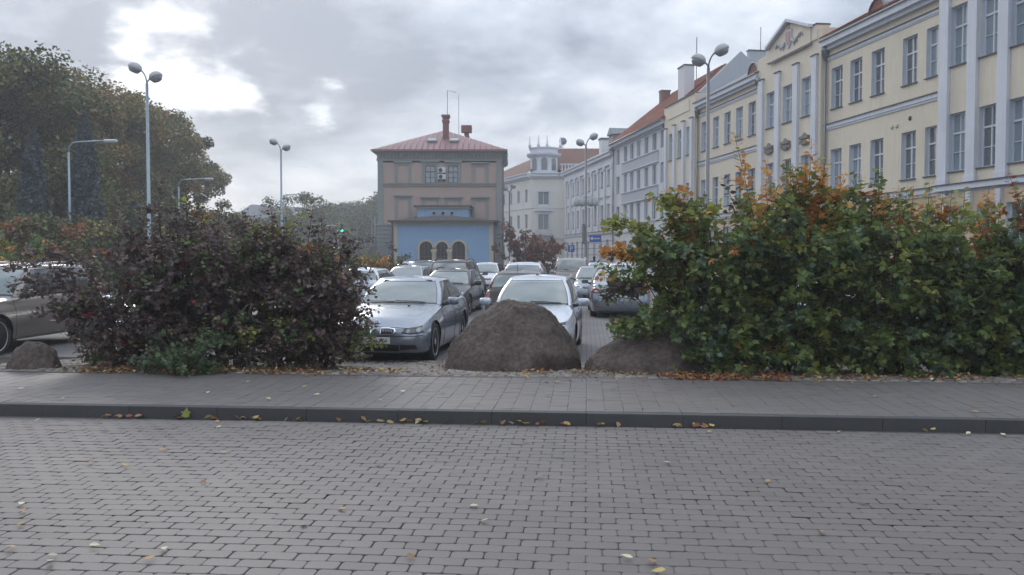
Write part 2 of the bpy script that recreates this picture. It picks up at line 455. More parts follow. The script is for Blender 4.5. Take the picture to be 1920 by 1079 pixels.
for c in cobs[:300]:
    o = link_mesh('cobble', TME[c[5]], None, strip, (c[0], c[1], strip_z(c[1]) + c[6]), (rng.normal(0, .05), rng.normal(0, .05), c[4]))
    o.scale = (c[2], c[3], .11)
VV = []; FF = []; base = 0
for c in cobs[300:]:
    V, F = TPL[c[5]]; ca, sa = math.cos(c[4]), math.sin(c[4])
    x = V[:, 0] * c[2]; y = V[:, 1] * c[3]
    VV.append(np.stack([x*ca - y*sa + c[0], x*sa + y*ca + c[1], V[:, 2]*.11 + strip_z(c[1]) + c[6]], 1))
    FF.extend([[i + base for i in f] for f in F[9:]]); base += len(V)
me = mesh_np('cobbles', np.concatenate(VV), FF, smooth=True); me.materials.append(m_cob)
tag(link_mesh('cobbles', me, None, strip), kind='stuff')

# car park behind, paved in bands of blocks
m_lot = brick_mat('lot_paving', (.150, .141, .139), (.135, .127, .127), (.06, .055, .052), .2, .1, R(90), msize=.006)
sheet('car_park', -80, 80, LOT_B, 160, Z_LOT, m_lot)
lk = empty('lot_kerb', (0, 0, 0), TH); tag(lk, kind='structure')
for i in range(-10, 10):
    k = MB(); k.bbox(i + .004, i + .996, LOT_B - .02, LOT_B + .08, -.3, Z_LOT + .025, b=.008); k.build('kerb_stone', m_edge, lk)
# ------------------------------------------------------------ buildings
m_yellow = mat('yellow_plaster', (.71, .63, .50), .9, noise=.06, nscale=1.2, bump=.25, bscale=25, stain=.13, streak=.13)
m_orange = mat('orange_plaster', (.58, .46, .33), .9, noise=.05, nscale=1.5, bump=.25, bscale=25, stain=.10, streak=.08)
m_white = mat('white_paint', (.62, .645, .70), .75, noise=.06, nscale=3, bump=.15, bscale=20, stain=.10, streak=.14)
m_reveal = mat('reveal_paint', (.56, .61, .68), .8, noise=.06, nscale=2, stain=.08)
m_frame = mat('window_frame_paint', (.66, .69, .72), .5)
m_pane = glass_mat('window_pane_glass', (.10, .115, .125), 0.0, .06, .6)
m_archpane = glass_mat('shaded_arch_glass', (.02, .018, .018), 0.0, .12, .0)
m_paneb = glass_mat('blind_pane_glass', (.25, .30, .34), 0.0, .12, .3)
m_grey = mat('grey_plaster', (.46, .48, .52), .9, noise=.05, nscale=1.2, bump=.2, bscale=25, stain=.08, streak=.07)
m_lgrey = mat('pale_grey_plaster', (.64, .645, .665), .9, noise=.05, nscale=1.2, bump=.2, bscale=25, stain=.08, streak=.06)
m_wplast = mat('white_plaster', (.70, .69, .69), .9, noise=.05, nscale=1.2, bump=.2, bscale=25, stain=.08, streak=.08)
m_cream = mat('cream_plaster', (.70, .685, .63), .9, noise=.05, nscale=1.2, bump=.2, bscale=25, stain=.08, streak=.05)
m_beige = mat('beige_plaster', (.44, .34, .295), .9, noise=.06, nscale=1.4, bump=.2, bscale=22, stain=.12, streak=.06)
m_bgrey = mat('bluegrey_trim', (.255, .275, .268), .85, noise=.08, nscale=3, bump=.2, bscale=20, stain=.10)
m_blue = mat('blue_plaster', (.25, .40, .60), .85, noise=.06, nscale=1.2, bump=.2, bscale=20, stain=.12, streak=.12)
m_bcream = mat('cream_trim', (.50, .46, .37), .85, noise=.06, nscale=3)
m_redroof = mat('red_metal_roof', (.27, .135, .135), .45, noise=.08, nscale=1.5, stain=.12, spec=.5)
m_tile = mat('red_roof_tile', (.30, .098, .055), .85, noise=.25, nscale=3, bump=.8, bscale=12, stain=.15, rand=.2)
m_tileb = mat('brown_roof_tile', (.15, .062, .042), .85, noise=.25, nscale=3, bump=.8, bscale=12, stain=.15, rand=.2)
m_droof = mat('dark_metal_roof', (.15, .17, .19), .5, noise=.1, nscale=2, stain=.1)
m_zinc = mat('zinc_pipe', (.19, .205, .22), .45, .5, noise=.15, nscale=4)
m_dark = mat('dark_interior', (.022, .022, .025), .7)
m_brick = mat('red_chimney_paint', (.20, .075, .065), .8, noise=.15, nscale=5)
m_cap = mat('dark_capping', (.09, .085, .085), .7, noise=.2, nscale=4)

def wall_mesh(mb, x0, x1, z0, z1, y, ops, mi=0):
    """front wall in the plane y with rectangular openings (x0,x1,z0,z1)"""
    xs = sorted(set([x0, x1] + [v for o in ops for v in o[:2] if x0 < v < x1])); zs = sorted(set([z0, z1] + [v for o in ops for v in o[2:4] if z0 < v < z1]))
    V = []; idx = {}
    for i, x in enumerate(xs):
        for j, z in enumerate(zs): idx[i, j] = len(V); V.append((x, y, z))
    F = []
    for i in range(len(xs) - 1):
        j = 0
        while j < len(zs) - 1:
            cx = (xs[i] + xs[i+1]) / 2; cz = (zs[j] + zs[j+1]) / 2
            if not any(o[0] < cx < o[1] and o[2] < cz < o[3] for o in ops):
                F.append((idx[i, j], idx[i+1, j], idx[i+1, j+1], idx[i, j+1]))
            j += 1
    mb.add(V, F, mi)
_W = {}
def window(parent, x0, x1, z0, z1, kind='cross', rec=.26, frame=None, pane=None, reveal=None, sill=True, y=0., name='window'):
    w = round(x1 - x0, 2); h = round(z1 - z0, 2)
    frame = frame or m_frame; pane = pane or m_pane; reveal = reveal or m_reveal
    key = (w, h, kind, rec, frame.name, reveal.name, sill)
    if key not in _W:
        b = MB(); e = .003
        b.add([(0,0,0),(0,rec,0),(0,rec,h),(0,0,h)], [(0,1,2,3)], 1); b.add([(w,0,0),(w,rec,0),(w,rec,h),(w,0,h)], [(3,2,1,0)], 1)
        b.add([(0,0,h),(w,0,h),(w,rec,h),(0,rec,h)], [(3,2,1,0)], 1); b.add([(0,0,0),(w,0,0),(w,rec,0),(0,rec,0)], [(0,1,2,3)], 1)
        f = .055; y0, y1 = rec - .07, rec - .01
        b.box(e, f, y0, y1, e, h-e); b.box(w-f, w-e, y0, y1, e, h-e); b.box(f, w-f, y0, y1, e, f); b.box(f, w-f, y0, y1, h-f, h-e)
        tz = h * .66
        if kind in ('cross', 'tee', 'grid'):
            b.box(f, w-f, y0-.02, y1, tz-.04, tz+.04)
            b.box(w/2-.035, w/2+.035, y0-.012, y1, f, tz-.04)
            if kind == 'grid': b.box(w/2-.02, w/2+.02, y0-.012, y1, tz+.04, h-f)
            else: b.box(w/2-.02, w/2+.02, y0-.01, y1, tz+.04, h-f)
            gz = tz * .5
            b.box(f, w/2-.035, y0-.006, y1, gz-.015, gz+.015); b.box(w/2+.035, w-f, y0-.006, y1, gz-.015, gz+.015)
        elif kind == 'two':
            b.box(w/2-.03, w/2+.03, y0-.01, y1, f, h-f)
        if sill: b.box(-.05, w+.05, -.08, rec-.01, -.05, -.005, 2)
        me = b.build('window', [frame, reveal, m_cap], mesh_only=True)
        p = MB(); p.add([(e, rec-.02, e), (w-e, rec-.02, e), (w-e, rec-.02, h-e), (e, rec-.02, h-e)], [(0,1,2,3)])
        _W[key] = (me, {})
        _W[key][1]['v'] = p
    me, d = _W[key]
    if pane.name not in d: d[pane.name] = d['v'].build('pane', pane, mesh_only=True)
    o = link_mesh(name, me, None, parent, (x0, y, z0)); link_mesh('pane', d[pane.name], None, o)
    return o

# ---- the row on the right: its street front runs along one line
SLOPE = .153; X0 = 24.6; CS = math.cos(math.atan(SLOPE)); RZ = -(math.pi/2 - math.atan(SLOPE))
def row_building(Yfar, name='building'):
    o = empty(name, (X0 - SLOPE * Yfar, Yfar, 0), RZ)
    U = lambda Y: (Yfar - Y) / CS
    return o, U

def roof_gable(parent, u0, u1, y0, yr, y1, ze, zr, m, hip0=0., hip1=0., name='roof', over=.25, zover=.0):
    b = MB()
    V = [(u0 - over, y0, ze), (u1 + over, y0, ze), (u1 - hip1, yr, zr), (u0 + hip0, yr, zr), (u0 - over, y1, ze), (u1 + over, y1, ze)]
    b.add(V, [(0,1,2,3), (5,4,3,2), (0,3,4), (1,5,2), (0,4,5,1)])
    return b.build(name, m, parent)
def tiles_on(parent, u0, u1, y0, yr, ze, zr, m, hip0=0, rowh=.36, name='roof_tile'):
    """courses of roof tiles lying on the front slope"""
    L_ = math.hypot(yr - y0, zr - ze); n = int(L_ / rowh); b = MB()
    for k in range(n):
        t0, t1 = k / n, (k + 1.12) / n
        ua = u0 + hip0 * t0
        nt = max(1, int((u1 - ua) / .9))
        for i in range(nt):
            a = ua + (u1 - ua) * i / nt; c = ua + (u1 - ua) * (i + .97) / nt
            P = lambda t, o: (y0 + (yr - y0) * t - o * .6, ze + (zr - ze) * t + o)
            ya, za = P(t0, .075); yb, zb = P(min(t1, 1), .03); yc, zc = P(t0, .01)
            b.add([(a, ya, za), (c, ya, za), (c, yb, zb), (a, yb, zb), (a, yc, zc), (c, yc, zc)], [(0,1,2,3), (4,5,1,0)])
    o = b.build(name, m, parent); tag(o, kind='stuff'); return o

def downpipe(parent, u, z0, z1, y=-.12, hopper=True):
    b = MB(); b.tube([(u, y, z0), (u, y, z1)], .06, 8)
    if hopper: b.lathe([(.06, z1-.1), (.22, z1+.35), (.26, z1+.6), (.05, z1+.62)], 8, mat=Matrix.Translation((u, y-.05, 0)))
    return b.build('downpipe', m_zinc, parent)
def band(parent, u0, u1, z0, z1, out, m, name='cornice', y=0.):
    b = MB()
    b.box(u0, u1, y-out, y-.002, z0 + (z1-z0)*.35, z1); b.box(u0, u1, y-out*.55, y-.002, z0, z0 + (z1-z0)*.35 - .001)
    b.box(u0-.02, u1+.02, y-out-.06, y-.002, z1+.001, z1+.04, 1)
    return b.build(name, [m, m_cap], parent)

# ---------------- yellow three-storey building
def yellow():
    YF, YN = 73.6, 24.5
    o, U = row_building(YF)
    tag(o, 'long yellow three-storey building with white pilasters and a crest on its gable', 'building')
    ops = []; wins = []
    UP = (9.75, 11.95); LO = (5.35, 7.55); GR = (1.75, 3.85)
    def w(Y, wd=1.12, up=UP, lo=LO, gr=GR, y=0., pane=None, kinds='cross', gk=None):
        u = U(Y)
        for r_, nm in ((up, 0), (lo, 1), (gr, 2)):
            if r_: wins.append((u - wd/2, u + wd/2, r_[0], r_[1], y, pane if nm == 0 else None))
    # far end bay (set 25 cm proud), left wing, gabled bay (proud), right wing, near bay (proud)
    bays = [(73.6, 66.5, .30), (66.5, 55.5, 0.), (55.5, 47.5, .30), (47.5, 37.55, 0.), (37.55, YN, .30)]
    for Y in (71.9, 69.8, 67.8): w(Y, 1.0, y=-.30)
    for Y in (65.3, 63.0, 60.9, 58.9, 56.9): w(Y)
    for Y in (53.6, 51.4, 49.1): w(Y, 1.15, y=-.30)
    for Y in (46.35, 44.5, 42.55, 40.0, 38.25): w(Y)
    for Y in (36.25, 34.4, 32.75, 31.1, 29.3, 27.5, 25.8): w(Y, 1.08, up=(9.8, 12.3), lo=(5.35, 7.8), y=-.30)
    for i, (a, b_, out) in enumerate(bays):
        u0, u1 = U(a), U(b_); wl = [x for x in wins if u0 < x[0] < u1]
        top = 13.25 if out == 0 else 14.35
        if i == 4: top = 14.9
        mb = MB(); wall_mesh(mb, u0, u1, 4.75, top, -out, [x[:4] for x in wl])
        if out:
            for uu in (u0, u1): mb.add([(uu, -out, 4.75), (uu, .0, 4.75), (uu, .0, top), (uu, -out, top)], [(0,1,2,3)])
            mb.add([(u0, -out, top), (u1, -out, top), (u1, .8, top), (u0, .8, top)], [(0,1,2,3)])
            mb.add([(u0, 0, 13.2), (u0, .8, 13.2), (u0, .8, top), (u0, 0, top)], [(0,1,2,3)]); mb.add([(u1, 0, 13.2), (u1, .8, 13.2), (u1, .8, top), (u1, 0, top)], [(0,1,2,3)])
        mb.build('wall', m_yellow, o)
        mb = MB(); wall_mesh(mb, u0, u1, -.35, 4.42, -out-.02, [(x[0], x[1], x[2], x[3]) for x in wl]); 
        mb.build('base_wall', m_orange, o)
        band(o, u0 + .001, u1 - .001, 4.42, 4.78, .16 + out, m_white, 'string_course')
    # rustication joints of the ground floor: proud courses
    for Yk in (36.8, 35.3, 33.6, 31.9, 30.2, 28.4):
        k = MB(); u = U(Yk); k.add([(u-.16,-.47,4.41),(u+.16,-.47,4.41),(u+.09,-.44,3.75),(u-.09,-.44,3.75),(u-.16,-.31,4.41),(u+.16,-.31,4.41),(u+.09,-.31,3.75),(u-.09,-.31,3.75)], [(0,3,2,1),(0,4,7,3),(1,2,6,5),(3,7,6,2)])
        k.build('keystone', m_white, o)
    for zz in (3.1, 2.2, 1.3):
        pass
    for x in wins:
        bay = [b_ for b_ in bays if U(b_[0]) < x[0] < U(b_[1])][0]
        blind = rng.random() < .38 and x[2] > 5
        window(o, x[0], x[1], x[2], x[3], 'cross' if x[2] > 4 else 'two', .26, pane=m_paneb if blind else m_pane, y=-bay[2] - (.02 if x[2] < 4 else 0), reveal=m_reveal)
    # string courses between storeys on the wings
    for (a, b_) in ((66.5, 55.5), (47.5, 37.55)):
        band(o, U(a)+.002, U(b_)-.002, 8.65, 8.95, .10, m_white, 'string_course'); band(o, U(a)+.002, U(b_)-.002, 12.42, 12.62, .08, m_white, 'string_course')
        b = MB(); u0, u1 = U(a)+.003, U(b_)-.003
        b.box(u0, u1, -.22, -.002, 13.0, 13.2); b.box(u0, u1, -.42, -.002, 13.201, 13.5); b.box(u0, u1, -.52, -.43+.42, 13.501, 13.58, 1)
        b.build('cornice', [m_white, m_zinc], o)
    b = MB(); u0, u1 = U(37.55)+.003, U(YN); b.box(u0, u1, -.75, -.302, 14.3, 14.9); b.build('cornice', m_white, o)
    # pilasters
    def pil(Y, wd=.55, z0=4.82, z1=12.75, out=.30):
        u = U(Y); p = MB(); p.bbox(u-wd/2, u+wd/2, -out-.16, -out-.002, z0+.25, z1, b=.012); p.bbox(u-wd/2-.06, u+wd/2+.06, -out-.20, -out-.002, z0, z0+.249, b=.012)
        p.box(u-wd/2-.05, u+wd/2+.05, -out-.21, -out-.002, z1+.001, z1+.06, 1); p.build('pilaster', [m_white, m_cap], o)
    for Y in (54.75, 52.5, 50.2, 48.05): pil(Y, .55, 4.82, 12.9)
    for Y in (73.0, 70.9, 68.8, 66.95): pil(Y, .5, 4.82, 12.5)
    for Y in (37.0, 35.25, 33.5, 31.9, 30.2, 28.4, 26.6): pil(Y, .56, 4.82, 13.6)
    # gabled attic with raking cornice and panel
    ua, ub = U(53.5), U(48.5); um = (ua+ub)/2
    g = MB(); V = [(ua, -.42, 13.75), (ub, -.42, 13.75), (ub, -.42, 14.6), (um, -.42, 15.5), (ua, -.42, 14.6)]
    V2 = [(x, .5, z) for x, y, z in V]
    g.add(V + V2, [(0,1,2,3,4), (1,6,7,2), (0,4,9,5), (2,7,8,3), (3,8,9,4), (0,5,6,1)]); g.build('gable', m_yellow, o)
    r = MB()
    for (xa, za, xb, zb) in ((ua-.25, 14.55, um, 15.58), (um, 15.58, ub+.25, 14.55)):
        r.add([(xa,-.68,za),(xb,-.68,zb),(xb,-.68,zb+.17),(xa,-.68,za+.17),(xa,.6,za),(xb,.6,zb),(xb,.6,zb+.17),(xa,.6,za+.17)], [(0,1,2,3),(3,2,6,7),(0,4,5,1),(0,3,7,4),(1,5,6,2)])
    r.build('raking_cornice', m_white, o)
    r = MB(); r.box(ua-.1, ub+.1, -.47, -.421, 13.62, 13.74); r.build('ledge', m_cap, o)
    for uu in (ua-.62, ub+.02):
        r = MB(); r.box(uu, uu+.6, -.302-.08, .4, 13.8, 14.6); r.box(uu-.04, uu+.64, -.42, .44, 14.601, 14.68, 1); r.build('attic_block', [m_yellow, m_cap], o)
    # crest: red and white shield with garland scrolls
    c = MB(); sh = [(-.38,.55),(.38,.55),(.38,.0),(.24,-.35),(0,-.55),(-.24,-.35),(-.38,0)]
    M0 = Matrix.Translation((um, -.44, 14.55)) @ Matrix.Rotation(R(90), 4, 'X')
    c.prism(sh, 0, .06, 0, M0); c.prism([(x*.72, y*.72+.03) for x, y in sh], .061, .09, 1, M0)
    c.prism([(-.2, .5), (0, .95), (.2, .5)], 0, .05, 1, M0)
    c.build('crest', [mat('crest_white', (.55,.55,.58), .8), mat('crest_red', (.46,.27,.27), .8)], o)
    s = MB()
    for sg in (-1, 1):
        pts = [(um + sg*(.45 + .18*k), -.46, 14.42 - .16*math.sin(k*.9) + .05*math.cos(k*2.2)) for k in range(8)]
        s.tube(pts, [.10,.085,.075,.09,.06,.075,.05,.03], 6)
        for k in (1, 3, 5): s.tube([pts[k], (pts[k][0]+sg*.08, -.46, pts[k][2]-.25)], [.06,.02], 6)
    s.build('garland', mat('garland_stone', (.42,.42,.43), .85, noise=.15, nscale=8), o)
    # stone consoles above the lower windows of the gabled bay
    for Y in (53.6, 51.4, 49.1):
        u = U(Y); s = MB(); s.box(u-.5, u+.5, -.5, -.302, 8.45, 8.6); s.bbox(u-.3, u+.3, -.45, -.302, 8.1, 8.449, b=.05)
        s.box(u-.55, u-.32, -.44, -.302, 8.2, 8.4); s.box(u+.32, u+.55, -.44, -.302, 8.2, 8.4); s.prism([(u-.25,8.601),(u+.25,8.601),(u,8.8)], -.0, .1, 0, Matrix(((1,0,0,0),(0,0,1,-.45),(0,1,0,0),(0,0,0,1))))
        s.build('relief', mat('relief_stone', (.20,.185,.165), .9, noise=.3, nscale=8), o)
    # attic panels at the far end bay
    s = MB(); s.box(U(72.6), U(67.6), -.36, -.302, 13.2, 14.0); s.box(U(73.5), U(66.6), -.40, .2, 14.351, 14.43, 1); s.build('attic_panel', [m_yellow, m_cap], o)
    for Y in (66.3, 55.35, 47.3): downpipe(o, U(Y), .2, 12.6 if Y != 66.3 else 12.5, -.40 if 0 else -.14)
    downpipe(o, U(55.7)+.02, .2, 12.7, -.13)
    # roofs
    roof_gable(o, U(66.5), U(55.5), -.45, 5.0, 11, 13.58, 16.6, m_droof, name='roof')
    roof_gable(o, U(73.3), U(66.6), 0.5, 5.0, 11, 13.9, 16.4, m_droof, name='roof')
    roof_gable(o, U(47.4), U(37.6), -.50, 6.0, 12, 13.6, 17.1, m_tile, name='roof')
    tiles_on(o, U(47.35), U(37.65), -.50, 6.0, 13.62, 17.1, m_tile)
    roof_gable(o, U(55.4), U(47.5), .6, 5, 11, 14.0, 16.3, m_droof, name='roof')
    roof_gable(o, U(37.5), U(YN), -.7, 6, 12, 14.95, 18.2, m_tile, name='roof')
    # round-topped roof lights
    for Y in (57.2, 43.0):
        u = U(Y); d = MB(); n = 9
        arc = [(u + .75*math.cos(math.pi*k/n), 13.75 + .85*math.sin(math.pi*k/n)) for k in range(n+1)]
        V = [(x, .15, z) for x, z in arc] + [(x, 2.6, z + .02) for x, z in arc]
        d.add(V, [(k, k+1, n+2+k, n+1+k) for k in range(n)], 0, True)
        d.add([(x, .2, z) for x, z in arc], [list(range(n+1))], 1)
        d.tube([(x, .15, z) for x, z in arc], .05, 6, 0)
        q = d.build('dormer', [m_zinc, m_brick], o)
    # body
    b = MB(); L_ = U(YN)
    b.box(0, L_, .9, 11, -.3, 13.1); b.add([(0,-.3,-.3),(0,.9,-.3),(0,.9,14.2),(0,-.3,14.2)], [(0,1,2,3)]); b.add([(L_,-.3,-.3),(L_,.9,-.3),(L_,.9,14.2),(L_,-.3,14.2)], [(0,1,2,3)])
    b.build('rear_block', m_yellow, o)
    # vents
    for (Y, z) in ((39.9, 8.15), (41.3, 7.95), (40.9, 7.95)):
        v = MB(); v.lathe([(.11, 0), (.11, .03)], 10, mat=Matrix.Translation((U(Y), -.002, z)) @ Matrix.Rotation(R(90), 4, 'X'))
        v.build('vent', m_dark if Y < 40 else m_bcream, o)
yellow()

# ---------------- grey firewall gable rising between the roofs
def firewall():
    o, U = row_building(73.0, 'firewall'); tag(o, 'plain grey gable wall with chimney block rising above the yellow roof', 'wall')
    u = U(70.5); b = MB()
    V = [(0.6, 13.0), (0.6, 14.3), (5.2, 18.7), (5.9, 18.1), (5.9, 18.75), (7.9, 18.75), (7.9, 13.0)]
    n = len(V); P = [(u, y, z) for y, z in V] + [(u-.4, y, z) for y, z in V]
    b.add(P, [list(range(n)), list(range(n, 2*n))[::-1]] + [(i, n+i, n+(i+1)%n, (i+1)%n) for i in range(n)])
    b.build('wall', m_grey, o)
    b = MB(); b.box(u-.46, u+.06, 5.85, 7.95, 18.751, 18.85); b.build('capping', m_cap, o)
    b = MB(); b.tube([(u-.2, 7.0, 18.8), (u-.2, 7.0, 20.8)], .03, 6); b.build('rod', m_cap, o)
firewall()

# ---------------- pale grey strip-window building with red tile roof
def grey():
    YF, YN = 90.5, 73.62
    o, U = row_building(YF); tag(o, 'pale grey building with rows of windows between string courses under a red tiled roof', 'building')
    wins = []
    for r_ in ((11.2, 12.75), (8.15, 9.95), (5.05, 6.85)):
        for Y in (88.9, 86.2, 84.0, 81.8, 79.4, 77.1, 74.8): wins.append((U(Y)-.6, U(Y)+.6, r_[0], r_[1]))
    for Y in (88.9, 86.2, 84.0, 81.8, 79.4, 77.1, 74.8): wins.append((U(Y)-.55, U(Y)+.55, 1.5, 3.3))
    mb = MB(); wall_mesh(mb, 0, U(YN), 4.1, 13.1, 0, wins); mb.build('wall', m_lgrey, o)
    mb = MB(); wall_mesh(mb, 0, U(YN), -.3, 4.1, -.03, wins); mb.build('base_wall', m_wplast, o)
    for k, (za, zb) in enumerate(((10.0, 11.1), (6.95, 8.05))):     # blue-grey spandrels below the strips
        b = MB(); b.box(U(87.4), U(76.0), -.06, -.002, za+.1, zb); b.build('spandrel', m_grey, o)
    for z in (4.1, 4.95, 8.05, 11.1, 7.0, 10.1):
        b = MB(); b.box(U(87.5) if z > 4.5 else 0, U(75.9) if z > 4.5 else U(YN), -.14, -.061, z, z+.09); b.build('string_course', m_white, o)
    for x in wins: window(o, x[0], x[1], x[2], x[3], 'two', .2, pane=m_pane if rng.random() < .7 else m_paneb, y=0 if x[2] > 4 else -.03, sill=False)
    b = MB(); b.box(0, U(YN), -.18, -.002, 12.95, 13.1); b.box(0, U(YN), -.5, -.002, 13.101, 13.35); b.box(0, U(YN), -.62, .1, 13.351, 13.5, 0); b.build('cornice', m_white, o)
    b = MB(); b.tube([(0, -.66, 13.42), (U(YN), -.66, 13.42)], .07, 6); b.build('gutter', m_zinc, o)
    roof_gable(o, 0, U(YN), -.6, 5.2, 11, 13.5, 18.4, m_tile, hip0=4.0, name='roof')
    tiles_on(o, 0.05, U(YN)-.05, -.6, 5.2, 13.52, 18.4, m_tile, hip0=4.0)
    for (Y, y, z, w_) in ((75.3, 2.2, 18.4, 1.6), (86.2, 4.0, 18.4, .8)):
        u = U(Y); c = MB(); c.box(u-w_/2, u+w_/2, y-.4, y+.5, 14.5, z-.1); c.box(u-w_/2-.06, u+w_/2+.06, y-.46, y+.56, z-.099, z+.02, 1); c.build('chimney', [m_lgrey if w_ > 1 else m_brick, m_cap], o)
    a = MB(); u = U(80.5); a.tube([(u, 5.2, 18.2), (u, 5.2, 22.4)], .035, 6)
    for k in range(5): a.tube([(u-.35+.04*k, 5.2, 21.0+.28*k), (u+.35-.04*k, 5.2, 21.0+.28*k)], .018, 4)
    a.build('aerial', m_cap, o)
    b = MB(); b.box(0, U(YN), .8, 11, -.3, 13.4); b.add([(0,0,-.3),(0,.8,-.3),(0,.8,13.4),(0,0,13.4)], [(0,1,2,3)]); b.build('rear_block', m_lgrey, o)
    downpipe(o, U(90.2), .2, 12.9, -.16); downpipe(o, U(74.0), .2, 12.9, -.16)
grey()

# ---------------- white neoclassical building with pilasters
def white():
    YF, YN = 114.2, 90.52
    o, U = row_building(YF); tag(o, 'white neoclassical building with flat pilasters and a dark metal roof, third house along', 'building')
    Ys = (112.3, 109.5, 106.8, 104.1, 101.2, 98.3, 95.4, 92.6)
    wins = []
    for Y in Ys:
        wins.append((U(Y)-.5, U(Y)+.5, 9.35, 11.1)); wins.append((U(Y)-.55, U(Y)+.55, 5.3, 7.4)); wins.append((U(Y)-.5, U(Y)+.5, 1.2, 3.5))
    mb = MB(); wall_mesh(mb, 0, U(YN), 4.1, 12.0, 0, wins); mb.build('wall', m_wplast, o)
    mb = MB(); wall_mesh(mb, 0, U(YN), -.3, 4.1, -.12, wins); mb.build('base_wall', m_lgrey, o)
    for x in wins: window(o, x[0], x[1], x[2], x[3], 'two', .22, pane=m_paneb if rng.random() < .5 else m_pane, y=0 if x[2] > 4 else -.12, sill=x[2] > 4, reveal=m_wplast)
    band(o, 0, U(YN), 4.1, 4.45, .28, m_white, 'string_course'); band(o, 0, U(YN), 8.0, 8.15, .05, m_white, 'string_course')
    b = MB(); b.box(0, U(YN), -.2, -.002, 11.5, 11.7); b.box(0, U(YN), -.12, -.002, 11.701, 12.4); b.box(0, U(YN), -.45, -.002, 12.401, 12.75); b.box(0, U(YN), -.6, .1, 12.751, 12.9); b.build('cornice', m_white, o)
    b = MB()
    nd = 60
    for k in range(nd): u = U(YN) * (k + .3) / nd; b.box(u, u+.18, -.22, -.121, 12.2, 12.4)
    tag(b.build('dentil', m_white, o), kind='stuff')
    for i, Y in enumerate([(a+b_)/2 for a, b_ in zip(Ys[:-1], Ys[1:])] + [113.6, 91.1]):
        u = U(Y); p = MB(); p.bbox(u-.32, u+.32, -.14, -.002, 4.5, 11.1, b=.012); p.box(u-.4, u+.4, -.22, -.002, 11.101, 11.5); p.build('pilaster', m_white, o)
    # rusticated joints of the base as separate courses
    for k in range(5):
        z = .35 + k*.75; b = MB(); b.box(0, U(YN), -.135, -.121, z, z+.05)
        b.build('rustic_joint', m_cap, o)
    roof_gable(o, 0, U(YN), -.6, 5.0, 11, 12.9, 15.6, m_droof, name='roof', over=.1)
    for Y, w_, z in ((103.0, 1.1, 15.9), (96.4, 1.2, 15.5)):
        u = U(Y); c = MB(); c.box(u-w_/2, u+w_/2, 1.8, 2.8, 13.5, z-.2); c.box(u-w_/2-.1, u+w_/2+.1, 1.7, 2.9, z-.199, z, 1); c.build('chimney', [m_wplast, m_cap], o)
    u = U(93.5); d = MB(); d.box(u-.9, u+.9, .5, 3.5, 13.2, 14.9); d.add([(u-1.1,.3,14.9),(u+1.1,.3,14.9),(u+1.1,3.6,15.1),(u-1.1,3.6,15.1),(u,.3,15.7),(u,3.6,15.7)], [(0,1,4),(0,4,5,3),(1,2,5,4)], 1)
    dd = d.build('dormer', [m_droof, m_droof], o); window(o, u-.4, u+.4, 13.5, 14.6, 'two', .1, y=.49, sill=False)
    b = MB(); b.box(0, U(YN), .8, 11, -.3, 12.8); b.add([(0,0,-.3),(0,.8,-.3),(0,.8,12.8),(0,0,12.8)], [(0,1,2,3)]); b.build('rear_block', m_wplast, o)
white()

